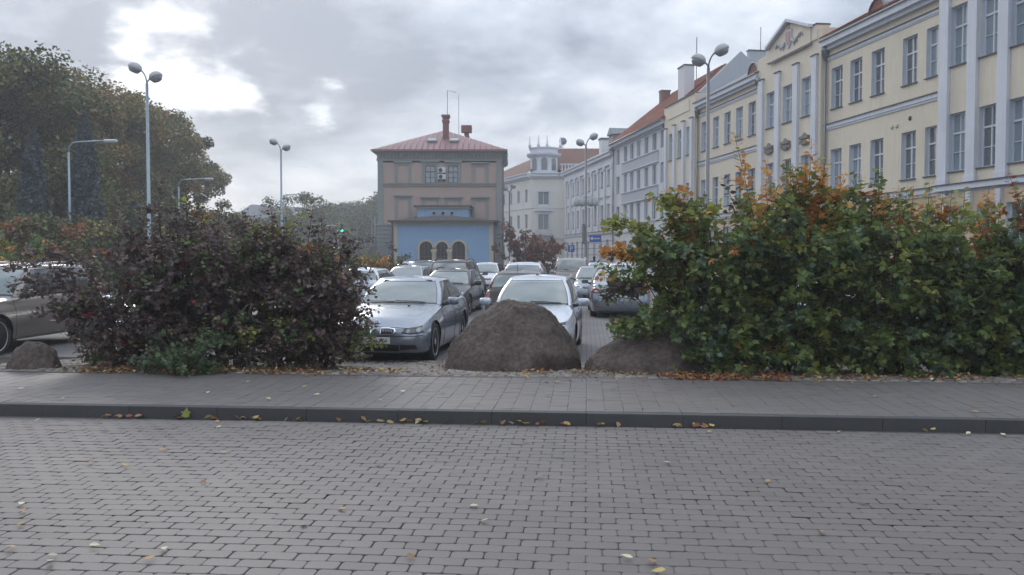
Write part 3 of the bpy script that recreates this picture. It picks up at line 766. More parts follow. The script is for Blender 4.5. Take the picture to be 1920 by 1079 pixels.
# ---------------- far corner building with turret
def corner():
    o = empty('building', (2.6, 119.5, 0)); tag(o, 'cream corner building with a round-cornered turret topped by four spikes, end of the street', 'building')
    def face(p0, p1, wins, nm='wall'):
        """wall from p0 to p1 as seen from the street (left to right)"""
        d = Vector((p1[0]-p0[0], p1[1]-p0[1], 0)); L_ = d.length; e = empty(nm, (p0[0], p0[1], 0), math.atan2(d.y, d.x), o)
        mb = MB(); wall_mesh(mb, 0, L_, -.3, 13.4, 0, wins); mb.build('masonry', m_cream, e)
        for x in wins: window(e, x[0], x[1], x[2], x[3], 'two', .2, pane=m_pane, sill=False, reveal=m_white)
        b = MB(); b.box(0, L_, -.3, -.002, 12.6, 12.8); b.box(0, L_, -.55, -.002, 12.801, 13.2); b.box(0, L_, -.7, -.002, 13.201, 13.35); b.box(0, L_, -.1, -.002, 4.1, 4.35); b.box(0, L_, -.07, -.002, 8.4, 8.5); b.build('cornice', m_white, e)
        return e, L_
    P0 = (-9.5, 24.6); P1 = (0, 0); P2 = (3.9, 0); P3 = (13, 1.5)
    LW = math.hypot(9.5, 24.6)
    wl = []
    for k in range(8):
        u = LW - 1.6 - k * 3.0
        for r_ in ((9.3, 11.1), (5.6, 7.6), (1.6, 3.4)): wl.append((u-.5, u+.5, r_[0], r_[1]))
    face(P0, P1, wl)
    e, L_ = face(P1, P2, [(1.05, 2.55, 8.9, 10.7), (1.05, 2.55, 5.4, 7.6), (1.05, 2.55, 1.2, 3.2)])
    # surrounds, small pediment, balcony on the corner
    b = MB()
    for (z0, z1) in ((8.9, 10.7), (5.4, 7.6)):
        b.box(.8, 1.04, -.08, -.002, z0-.1, z1+.2); b.box(2.56, 2.8, -.08, -.002, z0-.1, z1+.2); b.box(1.041, 2.559, -.08, -.002, z1+.005, z1+.2)
    b.prism([(.5, 8.0), (3.1, 8.0), (1.8, 8.75)], 0, .3, 0, Matrix(((1,0,0,0),(0,0,1,-.3),(0,1,0,0),(0,0,0,1))))
    b.build('surround', m_white, e)
    b = MB(); b.box(.5, 3.1, -.7, -.002, 4.6, 4.75)
    for k in range(9): b.lathe([(.05,0),(.09,.25),(.04,.4),(.07,.6)], 6, mat=Matrix.Translation((.65+k*.28, -.62, 4.75)))
    b.box(.5, 3.1, -.72, -.54, 5.36, 5.45); b.build('balcony', m_white, e)
    face(P2, P3, [(.9, 2.5, 8.9, 10.7), (.9, 2.5, 5.2, 7.5), (.9, 2.5, 1.2, 3.2)])
    # turret
    for e in [c for c in o.children if c.type == 'EMPTY']:      # lift the three fronts' pieces to the building itself
        for c in list(e.children):
            mb_ = e.matrix_basis @ c.matrix_basis; c.parent = o; c.matrix_basis = mb_
        bpy.data.objects.remove(e)
    t = MB(); cx, cy = 1.9, 1.9
    M_ = Matrix.Translation((cx, cy, 0)) @ Matrix.Rotation(R(22.5), 4, 'Z')
    t.lathe([(2.25, 12.9), (2.25, 13.4), (2.05, 13.42), (2.05, 15.6), (2.45, 15.75), (2.6, 15.95), (2.6, 16.1), (2.1, 16.12), (2.1, 16.75), (2.25, 16.8), (2.25, 16.95)], 8, mat=M_, smooth=False)
    t.build('turret', m_white, o)
    for k, ang in enumerate((-90, -135, -45, -180, 0)):
        a = R(ang); aw = MB(); r_ = 2.05*math.cos(R(22.5))
        shp = [(-.42, 0), (.42, 0), (.42, 1.3)] + [(.42*math.cos(math.pi*j/8), 1.3+.42*math.sin(math.pi*j/8)) for j in range(1, 8)] + [(-.42, 1.3)]
        Mx = Matrix.Translation((cx + r_*math.cos(a), cy + r_*math.sin(a), 13.75)) @ Matrix.Rotation(a + R(90), 4, 'Z') @ Matrix.Rotation(R(90), 4, 'X')
        aw.prism([(x*1.25, y*1.08-.02) for x, y in shp], -.05, .03, 1, Mx); aw.prism(shp, .031, .06, 0, Mx); aw.build('arched_window', [m_pane, m_reveal], o)
    for k in range(4):
        s = MB(); x = cx - 2.0 + (0, 1.2, 2.4, 4.3)[k]; y = cy - (1.0, 1.75, 1.75, .8)[k]
        s.lathe([(.20, 16.9), (.24, 17.3), (.15, 17.35), (.03, 18.6)], 6, mat=Matrix.Translation((x, y, 0))); s.build('spike', m_white, o)
    # balustrade and hipped roofs
    b = MB(); 
    for k in range(12): b.lathe([(.1,0),(.17,.35),(.08,.6),(.13,1.0)], 6, mat=Matrix.Translation((4.4+k*.45, .6, 13.5)))
    b.box(4.1, 10, .4, .8, 14.5, 14.65); b.box(4.1, 10, .4, .8, 13.38, 13.5); b.box(9.2, 9.9, .3, .9, 13.5, 14.9); b.build('balustrade', m_white, o)
    b = MB(); b.add([(-9.9, 24.4, 13.35), (-.4, -.3+.2, 13.35), (3.0, 5.5, 17.0), (-2.0, 26.0, 17.0)], [(0,1,2,3)]); b.build('roof', m_tileb, o)
    b = MB(); b.add([(3.0, 2.6, 14.0), (14, 2.6, 14.0), (12.5, 8.0, 17.7), (2.2, 8.0, 17.7), (2.2, 20, 14), (14, 20, 14)], [(0,1,2,3),(3,2,5,4),(0,3,4),(1,5,2)]); b.build('roof', m_tileb, o)
    b = MB(); b.box(-1, 13, 2.5, 14, -.3, 13.3); b.build('rear_block', m_cream, o)
    b = MB(); b.lathe([(.02, 0), (.35, .08), (.55, .25)], 12, mat=Matrix.Translation((4.6, 2.0, 17.9)) @ Matrix.Rotation(R(80), 4, 'X')); b.tube([(4.6,2,13.5),(4.6,2,17.9)], .05, 6); b.build('dish', m_zinc, o)
corner()

# ---------------- beige three-storey house with red roof, and the blue annex in front of it
def beige():
    Y = 85.0; xl = (709-960)/1600*Y; xr = (941-960)/1600*Y; W_ = xr - xl; D = 13.0
    o = empty('building', (xl, Y, 0)); tag(o, 'beige three-storey house with grey trim and red hipped roof behind the blue annex', 'building')
    ze = 11.3
    Z = lambda y: 1.77 + (480-y)*Y/1600
    X = lambda px: (px-709)/232*W_
    ow = [(X(798), X(817), Z(344), Z(312)), (X(841), X(859), Z(344), Z(313))]
    bl = [(X(747), X(766), Z(343), Z(313)), (X(891), X(910), Z(345), Z(315)), (X(747), X(766), Z(409), Z(376)), (X(891), X(910), Z(409), Z(379)), (X(797), X(818), Z(400), Z(379)), (X(840), X(860), Z(400), Z(379))]
    mb = MB(); wall_mesh(mb, 0, W_, 4.7, ze-.3, 0, ow); mb.build('wall', m_beige, o)
    for x in ow: window(o, x[0], x[1], x[2], x[3], 'cross', .15, frame=mat('brown_window_frame', (.12,.10,.09), .6), pane=m_paneb, sill=False, reveal=m_bgrey)
    for x in ow + bl:
        b = MB(); b.box(x[0]-.3, x[0]-.002, -.09, -.002, x[2]-.1, x[3]+.1); b.box(x[1]+.002, x[1]+.3, -.09, -.002, x[2]-.1, x[3]+.1)
        b.box(x[0]-.3, x[1]+.3, -.09, -.002, x[3]+.101, x[3]+.35); b.box(x[0]-.42, x[1]+.42, -.25, -.002, x[3]+.351, x[3]+.5)
        b.build('window_surround', m_bgrey, o)
    for i, x in enumerate(bl):
        b = MB(); b.box(x[0], x[1], -.02, -.001, x[2], x[3]); b.build('blind_panel', m_beige, o)
    for (z0, z1, out) in ((Z(350), Z(346), .12),):
        b = MB(); b.box(.5, W_-.5, -out, -.002, z0, z1); b.box(.5, W_-.5, -out-.08, -.002, z1+.001, z1+.08); b.build('string_course', m_bgrey, o)
    b = MB(); b.box(-.1, W_+.1, -.1, D+.1, Z(303), Z(299)); b.box(-.05, W_+.05, -.06, D+.05, Z(299)+.001, Z(289)); b.box(-.3, W_+.3, -.35, D+.3, Z(289)+.001, Z(285)-.1); b.box(-.5, W_+.5, -.55, D+.5, Z(285)-.099, Z(285)+.05)
    n = 34
    for k in range(n):
        u = W_*(k+.5)/n
        arc = [(u-.19, Z(298.5)), (u-.19, Z(291)), (u-.12, Z(293)), (u, Z(294)), (u+.12, Z(293)), (u+.19, Z(291)), (u+.19, Z(298.5))]
        b.box(u-.07, u+.07, -.28, -.062, Z(298), Z(289))
        b.prism([(u+.07, Z(292)), (u+.32, Z(292)), (u+.32, Z(289.2)), (u+.07, Z(289.2))], 0, .15, 0, Matrix(((1,0,0,0),(0,0,1,-.22),(0,1,0,0),(0,0,0,1))))
    b.build('cornice', m_bgrey, o)
    for xa in (0.02, W_-.55):
        b = MB(); b.bbox(xa, xa+.53, -.1, -.002, 5.0, Z(303)-.01, b=.01); b.box(xa-.05, xa+.58, -.16, -.002, 4.85, 5.1); b.build('pilaster', m_bgrey, o)
    b = MB()
    for k in range(12): b.bbox(-.12, 1.5, -.14, .5, -.3+k*.42, .09+k*.42, b=.02); b.bbox(W_-1.5, W_+.12, -.14, .5, -.3+k*.42, .09+k*.42, b=.02)
    b.box(-.2, W_+.2, -.2, .55, 4.75, 4.95); b.build('rustic_base', m_bgrey, o)
    b = MB(); b.box(.001, W_-.001, .3, D, -.3, ze-.31); b.add([(0,0,4.7),(0,.3,4.7),(0,.3,ze-.3),(0,0,ze-.3)], [(0,1,2,3)]); b.add([(W_,0,4.7),(W_,.3,4.7),(W_,.3,ze-.3),(W_,0,ze-.3)], [(0,1,2,3)]); b.build('side_wall', m_beige, o)
    # roof
    zr = Z(285)+.06; za = Z(243)+.6; r = MB(); xa = X(829); hw = 1.2
    V = [(-.55, -.65, zr), (W_+.55, -.65, zr), (W_+.55, D+.6, zr), (-.55, D+.6, zr), (xa-.1, D/2-hw, za), (xa+.1, D/2+hw, za)]
    r.add(V, [(0,1,4), (1,2,5,4), (2,3,5), (3,0,4,5), (3,2,1,0)])
    r.box(-.57, W_+.57, -.70, -.65, zr-.12, zr+.05); rf = r.build('roof', m_redroof, o)
    # standing seams
    s = MB()
    for k in range(1, 24):
        x = -.75 + (W_+1.5)*k/24
        t = min((x+.75)/(xa+.65), (W_+.75-x)/(W_+.75-xa-.1)); 
        if t < .03: continue
        yy = -.8 + (D/2-hw+.8)*t; z_ = zr + (za-zr)*t
        s.tube([(x, -.8, zr+.03), (x, yy, z_+.03)], .03, 4)
    tag(s.build('seam', m_redroof, rf), kind='stuff')
    for px in (808, 850):
        x = X(px); t = .42; yy = -.8 + (D/2-hw+.8)*t; z_ = zr + (za-zr)*t
        dx = Vector((0, (D/2-hw+.8), za-zr)).normalized()
        s = MB(); Mx = Matrix.Translation((x, yy, z_+.06)) @ Matrix.Rotation(math.atan2(dx.z, dx.y), 4, 'X'); s.box(-.5, .5, -.45, .45, 0, .12, 0, Mx); s.box(-.4, .4, -.35, .35, .121, .14, 1, Mx)
        s.build('skylight', [m_bgrey, m_paneb], o)
    x = X(833); c = MB(); yy = 2.6
    c.lathe([(.55, 11.5), (.42, 13.2), (.42, 15.2), (.55, 15.5), (.42, 15.7), (.6, 15.9), (.6, 16.1)], 4, mat=Matrix.Translation((x, yy, 0)) @ Matrix.Rotation(R(45), 4, 'Z'), smooth=False); c.build('chimney', m_brick, o)
    x = X(869); c = MB(); c.box(x-.3, x+.3, 6.2, 6.8, 13, 14.5); c.box(x-.55, x+.55, 5.9, 7.1, 13, 13.9); c.box(x-.55, x+.55, 5.95, 7.05, 14.9, 15.6); c.box(x-.25, x+.25, 6.3, 6.7, 14.5, 14.9); c.build('chimney', m_brick, o)
    c = MB(); c.box(X(779), X(796), 5, 6, 12, 13.6); c.build('chimney', m_brick, o)
    c = MB(); c.box(X(912), X(920), 5, 6, 11.5, 12.6); c.build('chimney', m_brick, o)
    a = MB(); xx = X(836); a.tube([(xx, 2.6, 16.1), (xx, 2.6, 18.6), (xx+.9, 2.6, 18.4)], .03, 5); xx = X(855); a.tube([(xx, 5, 13), (xx, 5, 18.6)], .025, 5); a.build('aerial', m_cap, o)
    # air conditioning units
    for z in (Z(326)+.02, Z(338)+.0):
        u = MB(); xx = X(822); u.bbox(xx, xx+.78, -.42, -.05, z, z+.52, b=.03); u.lathe([(.19, 0), (.19, .02)], 14, 1, Matrix.Translation((xx+.28, -.425, z+.26)) @ Matrix.Rotation(R(90), 4, 'X'), cap=True)
        u.box(xx+.1, xx+.16, -.4, 0, z-.08, z-.001, 1); u.box(xx+.6, xx+.66, -.4, 0, z-.08, z-.001, 1); u.build('air_conditioner', [mat('ac_white', (.6,.62,.63), .5), m_dark], o)
    # rain pipe at the right corner
    b = MB(); b.tube([(W_+.55, -.4, ze+.6), (W_+.5, -.35, ze-.1), (W_+.12, -.1, ze-.9), (W_+.12, -.1, .2)], .07, 8); b.build('downpipe', m_zinc, o)
    b = MB(); b.tube([(-.25, -.1, .2), (-.25, -.1, 5.6)], .09, 8); b.tube([(-.55, -.2, 0), (-.55, -.2, 5.5)], .05, 6); b.build('downpipe', m_zinc, o)
    return X, Z
beige()
def annex():
    Y = 80.5; X = lambda px: (px-738)/1600*Y; Z = lambda y: 1.77+(480-y)*Y/1600
    x0 = (738-960)/1600*Y; W_ = (925-738)/1600*Y; D = 4.4
    o = empty('annex', (x0, Y, 0)); tag(o, 'light blue single-storey annex with three arched openings in front of the beige house', 'building')
    zt = Z(417)
    arches = [(787, 811), (818, 840), (848, 872)]
    spr = Z(465); n = 12
    # wall with arches: columns of quads
    V = []; F = []; mb = MB()
    xs_prev = 0.
    for (a, b_) in arches:
        xa, xb = X(a), X(b_); r_ = (xb-xa)/2; cx = (xa+xb)/2; zc = spr
        mb.add([(xs_prev, 0, -.3), (xa, 0, -.3), (xa, 0, zt), (xs_prev, 0, zt)], [(0,1,2,3)])
        for k in range(n):
            t0 = math.pi - math.pi*k/n; t1 = math.pi - math.pi*(k+1)/n
            p0 = (cx+r_*math.cos(t0), 0, zc+r_*math.sin(t0)); p1 = (cx+r_*math.cos(t1), 0, zc+r_*math.sin(t1))
            mb.add([p0, p1, (p1[0], 0, zt), (p0[0], 0, zt)], [(0,1,2,3)])
        xs_prev = xb
    mb.add([(xs_prev, 0, -.3), (W_, 0, -.3), (W_, 0, zt), (xs_prev, 0, zt)], [(0,1,2,3)])
    mb.add([(0,0,-.3),(0,D,-.3),(0,D,zt),(0,0,zt)], [(0,3,2,1)]); mb.add([(W_,0,-.3),(W_,D,-.3),(W_,D,zt),(W_,0,zt)], [(0,1,2,3)])
    mb.build('wall', m_blue, o)
    for (a, b_) in arches:
        xa, xb = X(a), X(b_); r_ = (xb-xa)/2; cx = (xa+xb)/2; b = MB()
        P = lambda rr, k: (cx+rr*math.cos(math.pi-math.pi*k/n), spr+rr*math.sin(math.pi-math.pi*k/n))
        for k in range(n):
            i0, i1, o0, o1 = P(r_, k), P(r_, k+1), P(r_+.2, k), P(r_+.2, k+1)
            b.add([(i0[0],-.08,i0[1]),(i1[0],-.08,i1[1]),(o1[0],-.08,o1[1]),(o0[0],-.08,o0[1]),(i0[0],.5,i0[1]),(i1[0],.5,i1[1])], [(0,3,2,1),(0,1,5,4)])
            b.add([(o0[0],-.08,o0[1]),(o1[0],-.08,o1[1]),(o1[0],-.001,o1[1]),(o0[0],-.001,o0[1])], [(0,3,2,1)])
        for xx in (xa-.2, xb+.001): b.box(xx, xx+.199, -.08, .5, -.2, spr)
        b.box(xa-.3, xa-.0, -.14, -.081, spr-.15, spr); b.box(xb+.0, xb+.3, -.14, -.081, spr-.15, spr)
        b.build('arch', m_bcream, o)
        d = MB(); d.box(xa, xb, .45, .5, -.2, spr+r_); 
        for k in range(1, 3): d.box(xa+(xb-xa)*k/3-.03, xa+(xb-xa)*k/3+.03, .40, .449, -.2, spr+r_*.9, 1)
        d.box(xa, xb, .39, .449, spr-.9, spr-.8, 1)
        d.build('arched_window', [m_archpane, mat('dark_window_frame', (.05,.05,.055), .5)], o)
    b = MB()
    for xx in (X(811), X(840)): b.lathe([(.26,-.1),(.26,.3),(.2,.4),(.2,spr-.6),(.3,spr-.35),(.3,spr-.16)], 12, mat=Matrix.Translation((xx+.17, -.32, 0)))
    b.build('column', m_bcream, o)
    b = MB(); b.box(.02, .4, -.07, -.002, -.2, zt); b.box(W_-.4, W_-.02, -.07, -.002, -.2, zt); b.box(.4, W_-.4, -.07, -.002, zt-.25, zt-.001); b.build('corner_trim', m_bcream, o)
    b = MB(); b.box(-.45, W_+.45, -.6, D-.05, zt+.001, zt+.16); b.build('roof_edge', m_cap, o)
    b = MB(); b.tube([(-.1,-.2,zt),(-.1,-.15,.1)], .06, 6); b.tube([(W_+.1,-.2,zt),(W_+.1,-.15,.1)], .06, 6); b.build('downpipe', m_cap, o)
    # curved dark roof and raised blue lantern with three round windows
    xa, xb = X(782), X(878); b = MB()
    n2 = 14; arc = [(X(745)+(X(918)-X(745))*k/n2, zt+.16+.42*math.sin(math.pi*k/n2)) for k in range(n2+1)]
    Vv = [(x, -.4, z) for x, z in arc] + [(x, 3.5, z) for x, z in arc]
    b.add(Vv, [(k, k+1, n2+2+k, n2+1+k) for k in range(n2)] + [list(range(n2+1))[::-1]], 0, True); b.build('roof', m_cap, o)
    b = MB(); b.box(xa, xb, .6, D-.1, zt+.3, Z(391)); b.build('lantern', m_blue, o)
    b = MB(); b.box(xa-.15, xb+.15, .45, D-.08, Z(391)+.001, Z(389)+.06, 0); b.box(xa-.35, xb+.35, .3, D-.06, Z(389)+.061, Z(389)+.2, 1); b.build('roof_edge', [m_bcream, m_cap], o)
    for px in (813, 830, 847):
        w_ = MB(); Mx = Matrix.Translation((X(px)+.0, .59, Z(399.5))) @ Matrix.Rotation(R(90), 4, 'X'); w_.lathe([(.22, 0), (.22, .05), (.15, .06)], 16, 0, Mx, cap=False); w_.lathe([(.15, .03), (.15, .035)], 12, 1, Mx); w_.build('round_window', [m_bcream, m_dark], o)
    b = MB(); b.bbox(X(777), X(784), -.1, .3, zt+.2, zt+.5, b=.04); b.build('roof_unit', m_dark, o)
annex()
# ------------------------------------------------------------ cars
def lerp_tab(tab, x):
    if x <= tab[0][0]: return tab[0][1]
    for (a, b), (c, d) in zip(tab[:-1], tab[1:]):
        if x <= c:
            t = (x - a) / (c - a); t = t*t*(3-2*t)*.35 + t*.65
            return b + (d - b) * t
    return tab[-1][1]
def smooth(t): t = min(1, max(0, t)); return t*t*(3-2*t)

m_tyre = mat('tyre_rubber', (.022, .022, .023), .85)
m_rim = mat('alloy_rim', (.52, .54, .56), .35, .25)
m_under = mat('car_underside', (.012, .012, .013), .9)
m_trimb = mat('black_plastic', (.025, .025, .027), .45)
m_seam = mat('panel_gap', (.02, .02, .022), .8)
m_chrome = mat('chrome', (.75, .77, .8), .15, 1.0)
m_lamp = mat('headlamp_dark', (.045, .048, .052), .08, .2, coat=1)
m_lamp2 = mat('headlamp_lens_grey', (.22, .23, .24), .1, .3, coat=1)
m_lampc = mat('headlamp_clear', (.55, .58, .60), .08, .55, coat=1)
m_tail = mat('tail_lamp_red', (.24, .02, .024), .12, coat=1)
m_tailw = mat('tail_lamp_clear', (.55, .5, .5), .1, coat=1)
m_plate = mat('number_plate', (.62, .63, .64), .4)
m_plateb = mat('plate_band_blue', (.03, .08, .38), .4)
m_seat = mat('seat_fabric', (.06, .06, .062), .85)
m_glass = glass_mat('car_glass', (.20, .25, .24), .50, .04, 1.0)  # part of the sky's reflection is put into the pale base colour
m_sglass = glass_mat('car_side_glass', (.05, .06, .06), .45, .04, .4)
def paint(name, c, metal=.55, rough=.26): return mat(name, c, rough, metal, coat=.8 if max(c) > .1 else .35, noise=.02, nscale=3, spec=.5 if max(c) > .1 else .3)

STYLES = {
 # belt: shoulder height along x (fraction of half length -1..1), hood/deck centre height, greenhouse stations as fraction of L/2
 'sedan': dict(L=4.84, W=1.85, H=1.47, wb=2.89, fo=.84, r=.335, sh=[(-1,.94),(-.7,.98),(-.2,.95),(.3,.90),(.62,.82),(.82,.74),(1,.62)], hood=[(-1,1.0),(-.62,1.10),(-.4,1.08),(.1,1.05),(.33,.98),(.6,.90),(.85,.80),(1,.66)],
     xA=.36, xB=.02, xC=-.46, xD=-.74, wr=.60, offf=[(.15,-.16),(.28,-.05),(.42,0),(.55,-.02),(.64,-.07),(.75,-.22)], offr=[(.15,-.16),(.3,-.03),(.5,0),(.7,-.05),(.92,-.10),(1.0,-.14)]),
 'hatch': dict(L=3.83, W=1.67, H=1.50, wb=2.46, fo=.77, r=.30, sh=[(-1,.98),(-.6,.98),(-.2,.94),(.3,.90),(.6,.85),(.85,.76),(1,.66)], hood=[(-1,1.0),(-.7,1.02),(-.4,1.04),(.2,1.04),(.42,.99),(.7,.90),(.88,.80),(1,.70)],
     xA=.50, xB=.10, xC=-.74, xD=-.93, wr=.60, offf=[(.15,-.12),(.28,-.04),(.42,0),(.55,-.02),(.68,-.08),(.8,-.2)], offr=[(.15,-.14),(.3,-.03),(.5,0),(.7,-.04),(.92,-.08),(1.0,-.10)]),
 'wagon': dict(L=4.6, W=1.78, H=1.46, wb=2.68, fo=.86, r=.32, sh=[(-1,.98),(-.6,.98),(-.2,.93),(.3,.88),(.62,.82),(.85,.74),(1,.64)], hood=[(-1,1.0),(-.7,1.02),(-.4,1.04),(.1,1.03),(.36,.97),(.6,.90),(.85,.79),(1,.66)],
     xA=.38, xB=.05, xC=-.80, xD=-.95, wr=.60, offf=[(.15,-.14),(.28,-.04),(.42,0),(.55,-.02),(.64,-.07),(.75,-.2)], offr=[(.15,-.14),(.3,-.03),(.5,0),(.7,-.04),(.92,-.08),(1.0,-.10)]),
 'suv': dict(L=4.75, W=1.90, H=1.72, wb=2.77, fo=.90, r=.365, sh=[(-1,1.12),(-.6,1.12),(-.2,1.08),(.3,1.04),(.6,1.0),(.85,.92),(1,.80)], hood=[(-1,1.15),(-.7,1.17),(-.4,1.18),(.1,1.17),(.38,1.12),(.6,1.07),(.88,.97),(1,.84)],
     xA=.42, xB=.12, xC=-.80, xD=-.95, wr=.63, offf=[(.2,-.16),(.35,-.05),(.5,0),(.65,-.02),(.8,-.07),(.95,-.2)], offr=[(.2,-.14),(.38,-.03),(.6,0),(.8,-.03),(1.05,-.07),(1.15,-.09)]),
}
STYLES['liftback'] = dict(STYLES['sedan'], L=4.78, W=1.88, H=1.50, wb=2.85, fo=.94, xC=-.36, xD=-.83, hood=[(-1,1.04),(-.8,1.10),(-.5,1.10),(.1,1.06),(.33,.99),(.6,.91),(.85,.81),(1,.67)], sh=[(-1,1.0),(-.7,1.0),(-.2,.96),(.3,.91),(.62,.83),(.82,.75),(1,.63)])
STYLES['van'] = dict(STYLES['suv'], L=4.4, W=1.80, H=1.80, wb=2.7, r=.32, wr=.68, xC=-.88, xD=-.96)

def make_car(style, loc, rz, label, pm, detail=1, face='front', cat='car', extras=(), scale=1.0, group=None, rails=False, plate=None, rimset=5, pm2=None, H=None):
    """face: which end looks at the camera. Local x forward, y left, z up."""
    S = dict(STYLES[style]); 
    if H: S['H'] = H
    L, W, Hh = S['L'], S['W'], S['H']; hl, hw = L/2, W/2; r = S['r']; Ra = r + .055
    xf = hl - S['fo']; xr = xf - S['wb']; zs = .19 if style not in ('suv',) else .26
    root = empty('parked_car', loc, rz)
    tag(root, label, cat, group or 'cars parked on the block-paved car park')
    NN = lambda xn: 6.5 if xn > 0 else 9.0
    def offx(xn, z):
        if xn > 0: return lerp_tab(S['offf'], z) * smooth((xn/hl - .55) / .45)
        return -lerp_tab(S['offr'], z) * smooth((-xn/hl - .55) / .45)
    def wprof(v, xn):
        w = .955 + .045*math.sin(math.pi*min(1, v*1.05)) - .035*max(0, v-.75)/.25
        for xw in (xf, xr): w += .012*math.exp(-((xn-xw)/.38)**2) * (1 - abs(v-.55))
        return hw * w * .985
    shz = lambda xn: lerp_tab(S['sh'], xn/hl)
    def yrel(xn):
        q = abs(xn)/hl; n_ = NN(xn); return (max(0, 1 - q**n_))**(1/n_)
    def surf(xn, side, v, q=None):
        """shell point: nominal x and side sign"""
        zt = shz(xn); zb = zs
        for xw in (xf, xr):
            dx = abs(xn - xw)
            if dx < Ra and (q is None): zb = max(zb, r + math.sqrt(Ra*Ra - dx*dx))
        z = zb + (zt - zb) * v
        vv = (z - zs) / (zt - zs)
        y = side * wprof(vv, xn) * (yrel(xn) if q is None else q)
        return Vector((xn + offx(xn, z), y, z))
    # side stations (front to rear)
    st = set()
    for xw in (xf, xr):
        na = 11 if detail >= 1 else 7
        for k in range(na): st.add(round(xw + Ra*math.cos(math.pi*k/(na-1)), 4))
        st.add(round(xw + Ra + .006, 4)); st.add(round(xw - Ra - .006, 4))
    x = xr + Ra + .1
    doors = [hl*S['xA'] - .02, hl*(S['xA']+S['xC'])/2 - .02*0 - .12, xr + Ra*.55 + .28]
    while x < xf - Ra - .05: st.add(round(x, 4)); x += .16
    xm = hl * .93
    for e_ in (.75, .82, .88, .93): 
        for sg in (1, -1):
            xx = sg*hl*e_
            if all(abs(xx - xw) > Ra + .02 for xw in (xf, xr)): st.add(round(xx, 4))
    for d_ in doors: st.add(round(d_, 4))
    st = sorted([s_ for s_ in st if abs(s_) <= hl*.931], reverse=True)
    # ends: stations by y ratio
    qmf = yrel(hl*.93); qmr = yrel(-hl*.93); fr_ = (.975, .93, .86, .74, .6, .42, .22, 0)
    qs = [qmf*f for f in fr_]; qsr = [qmr*f for f in fr_]
    ring = []   # list of (xn, side, q or None)
    for q in reversed(qs[:-1]): pass
    def xn_of_q(q, sg=1): n_ = NN(sg); return hl * (1 - q**n_)**(1/n_)
    ringL = [(xn_of_q(q), 1, q) for q in reversed(qs)] + [(s_, 1, None) for s_ in st] + [(-xn_of_q(q, -1), 1, q) for q in qsr]
    ringR = [(a, -1, q) for a, s_, q in reversed(ringL)][1:-1]
    ring = ringL + ringR
    nR = len(ring)
    lv = [0, .06, .16, .28, .40, .52, .64, .75, .85, .93, 1.0]
    V = []; F = []; tagf = []
    for v in lv:
        for (xn, sd, q) in ring: V.append(surf(xn, sd, v, q))
    def region(i, j):
        a = ring[i]; b_ = ring[(i+1) % nR]; xm_ = (a[0]+b_[0])/2; v = (lv[j]+lv[j+1])/2
        isside = a[2] is None and b_[2] is None
        if isside:
            if doors[1] < xm_ < doors[0] and v > .05: return 'door_f' + ('l' if a[1] > 0 else 'r')
            if doors[2] < xm_ < doors[1] and v > .05: return 'door_r' + ('l' if a[1] > 0 else 'r')
        zmid = (V[j*nR+i].z + V[(j+1)*nR+i].z)/2
        if xm_ > hl*.78 and zmid < .58*(1.15 if style in ('suv','van') else 1): return 'front_bumper'
        if xm_ < -hl*.80 and zmid < .56*(1.2 if style in ('suv','van') else 1): return 'rear_bumper'
        return 'body'
    for j in range(len(lv)-1):
        for i in range(nR):
            F.append((j*nR+i, (j+1)*nR+i, (j+1)*nR+(i+1)%nR, j*nR+(i+1)%nR)); tagf.append(region(i, j))
    # top cap
    ss = [.985, .965, .93, .88, .8, .7, .58, .44, .28, .12, 0]
    base = (len(lv)-1)*nR; top0 = V[base:base+nR]
    hoodz = lambda xx: lerp_tab(S['hood'], xx/hl)
    prev = base
    xA, xB, xC, xD = (hl*S[k] for k in ('xA','xB','xC','xD'))
    wb_ = hw*.90
    for s_ in ss:
        start = len(V)
        for i, p in enumerate(top0):
            xx = p.x * (1 - (1-s_)*.75); yy = p.y * s_
            if s_ < .99 and abs(p.x) > hl*.5: xx = p.x * (1 - (1-s_)*.75)
            e = smooth((1-s_)/.16)
            Z = hoodz(xx) - .05*(abs(yy)/hw)**2 * (1 if xx > 0 else .8)
            if xx > xA - .1 and style == 'sedan': Z -= .012*math.exp(-((abs(yy)-.52)/.05)**2) * smooth((hl-xx)/.5)
            V.append(Vector((xx, yy, p.z + (max(Z, p.z-.0) - p.z)*e + .012*smooth((1-s_)/.03)*(1-e)) ))
        for i in range(nR):
            f = (prev+i, start+i, start+(i+1)%nR, prev+(i+1)%nR)
            c = sum((V[k] for k in f), Vector())/4
            ins = (abs(c.y) < wb_*.93 and xD + .10 < c.x < xA - .16)
            if ins: t_ = 'cabin_floor'
            elif c.x > xA - .17 and abs(c.y) < hw*.80 and s_ < .95: t_ = 'hood'
            elif style in ('sedan','liftback') and c.x < xD + .05 and abs(c.y) < hw*.8 and s_ < .95: t_ = 'boot_lid'
            else: t_ = 'body'
            F.append(f); tagf.append(t_)
        prev = start
    # underside
    F.append(tuple(range(nR))); tagf.append('under')
    # ---- greenhouse
    zr = Hh - .045
    side_p = [.93, .80, .62, .42, .22]; 
    pB = ((doors[1]) - (xA+xB)/2*0 - ((xA+xB)/2 + (xC+xD)/2)/2) / (((xA+xB)/2 - (xC+xD)/2)/2)
    sp = sorted(set([.955, .80, .6, .4, pB+.055, pB-.055, -.25 if abs(pB+.25) > .12 else -.32, -.5, -.62, -.66, -.80, -.93, -.955] + [.2 if abs(pB-.2) > .1 else .28]), reverse=True)
    qf = [.90, .7, .45, .2, 0]
    gl = [(1, 1, q) for q in reversed(qf)] + [(.988, 1, .97)] + [(p, 1, None) for p in sp] + [(-.99, 1, .97)] + [(-1, 1, q) for q in qf]
    gr = [(p, -1, q) for p, s_, q in reversed(gl)][1:-1]
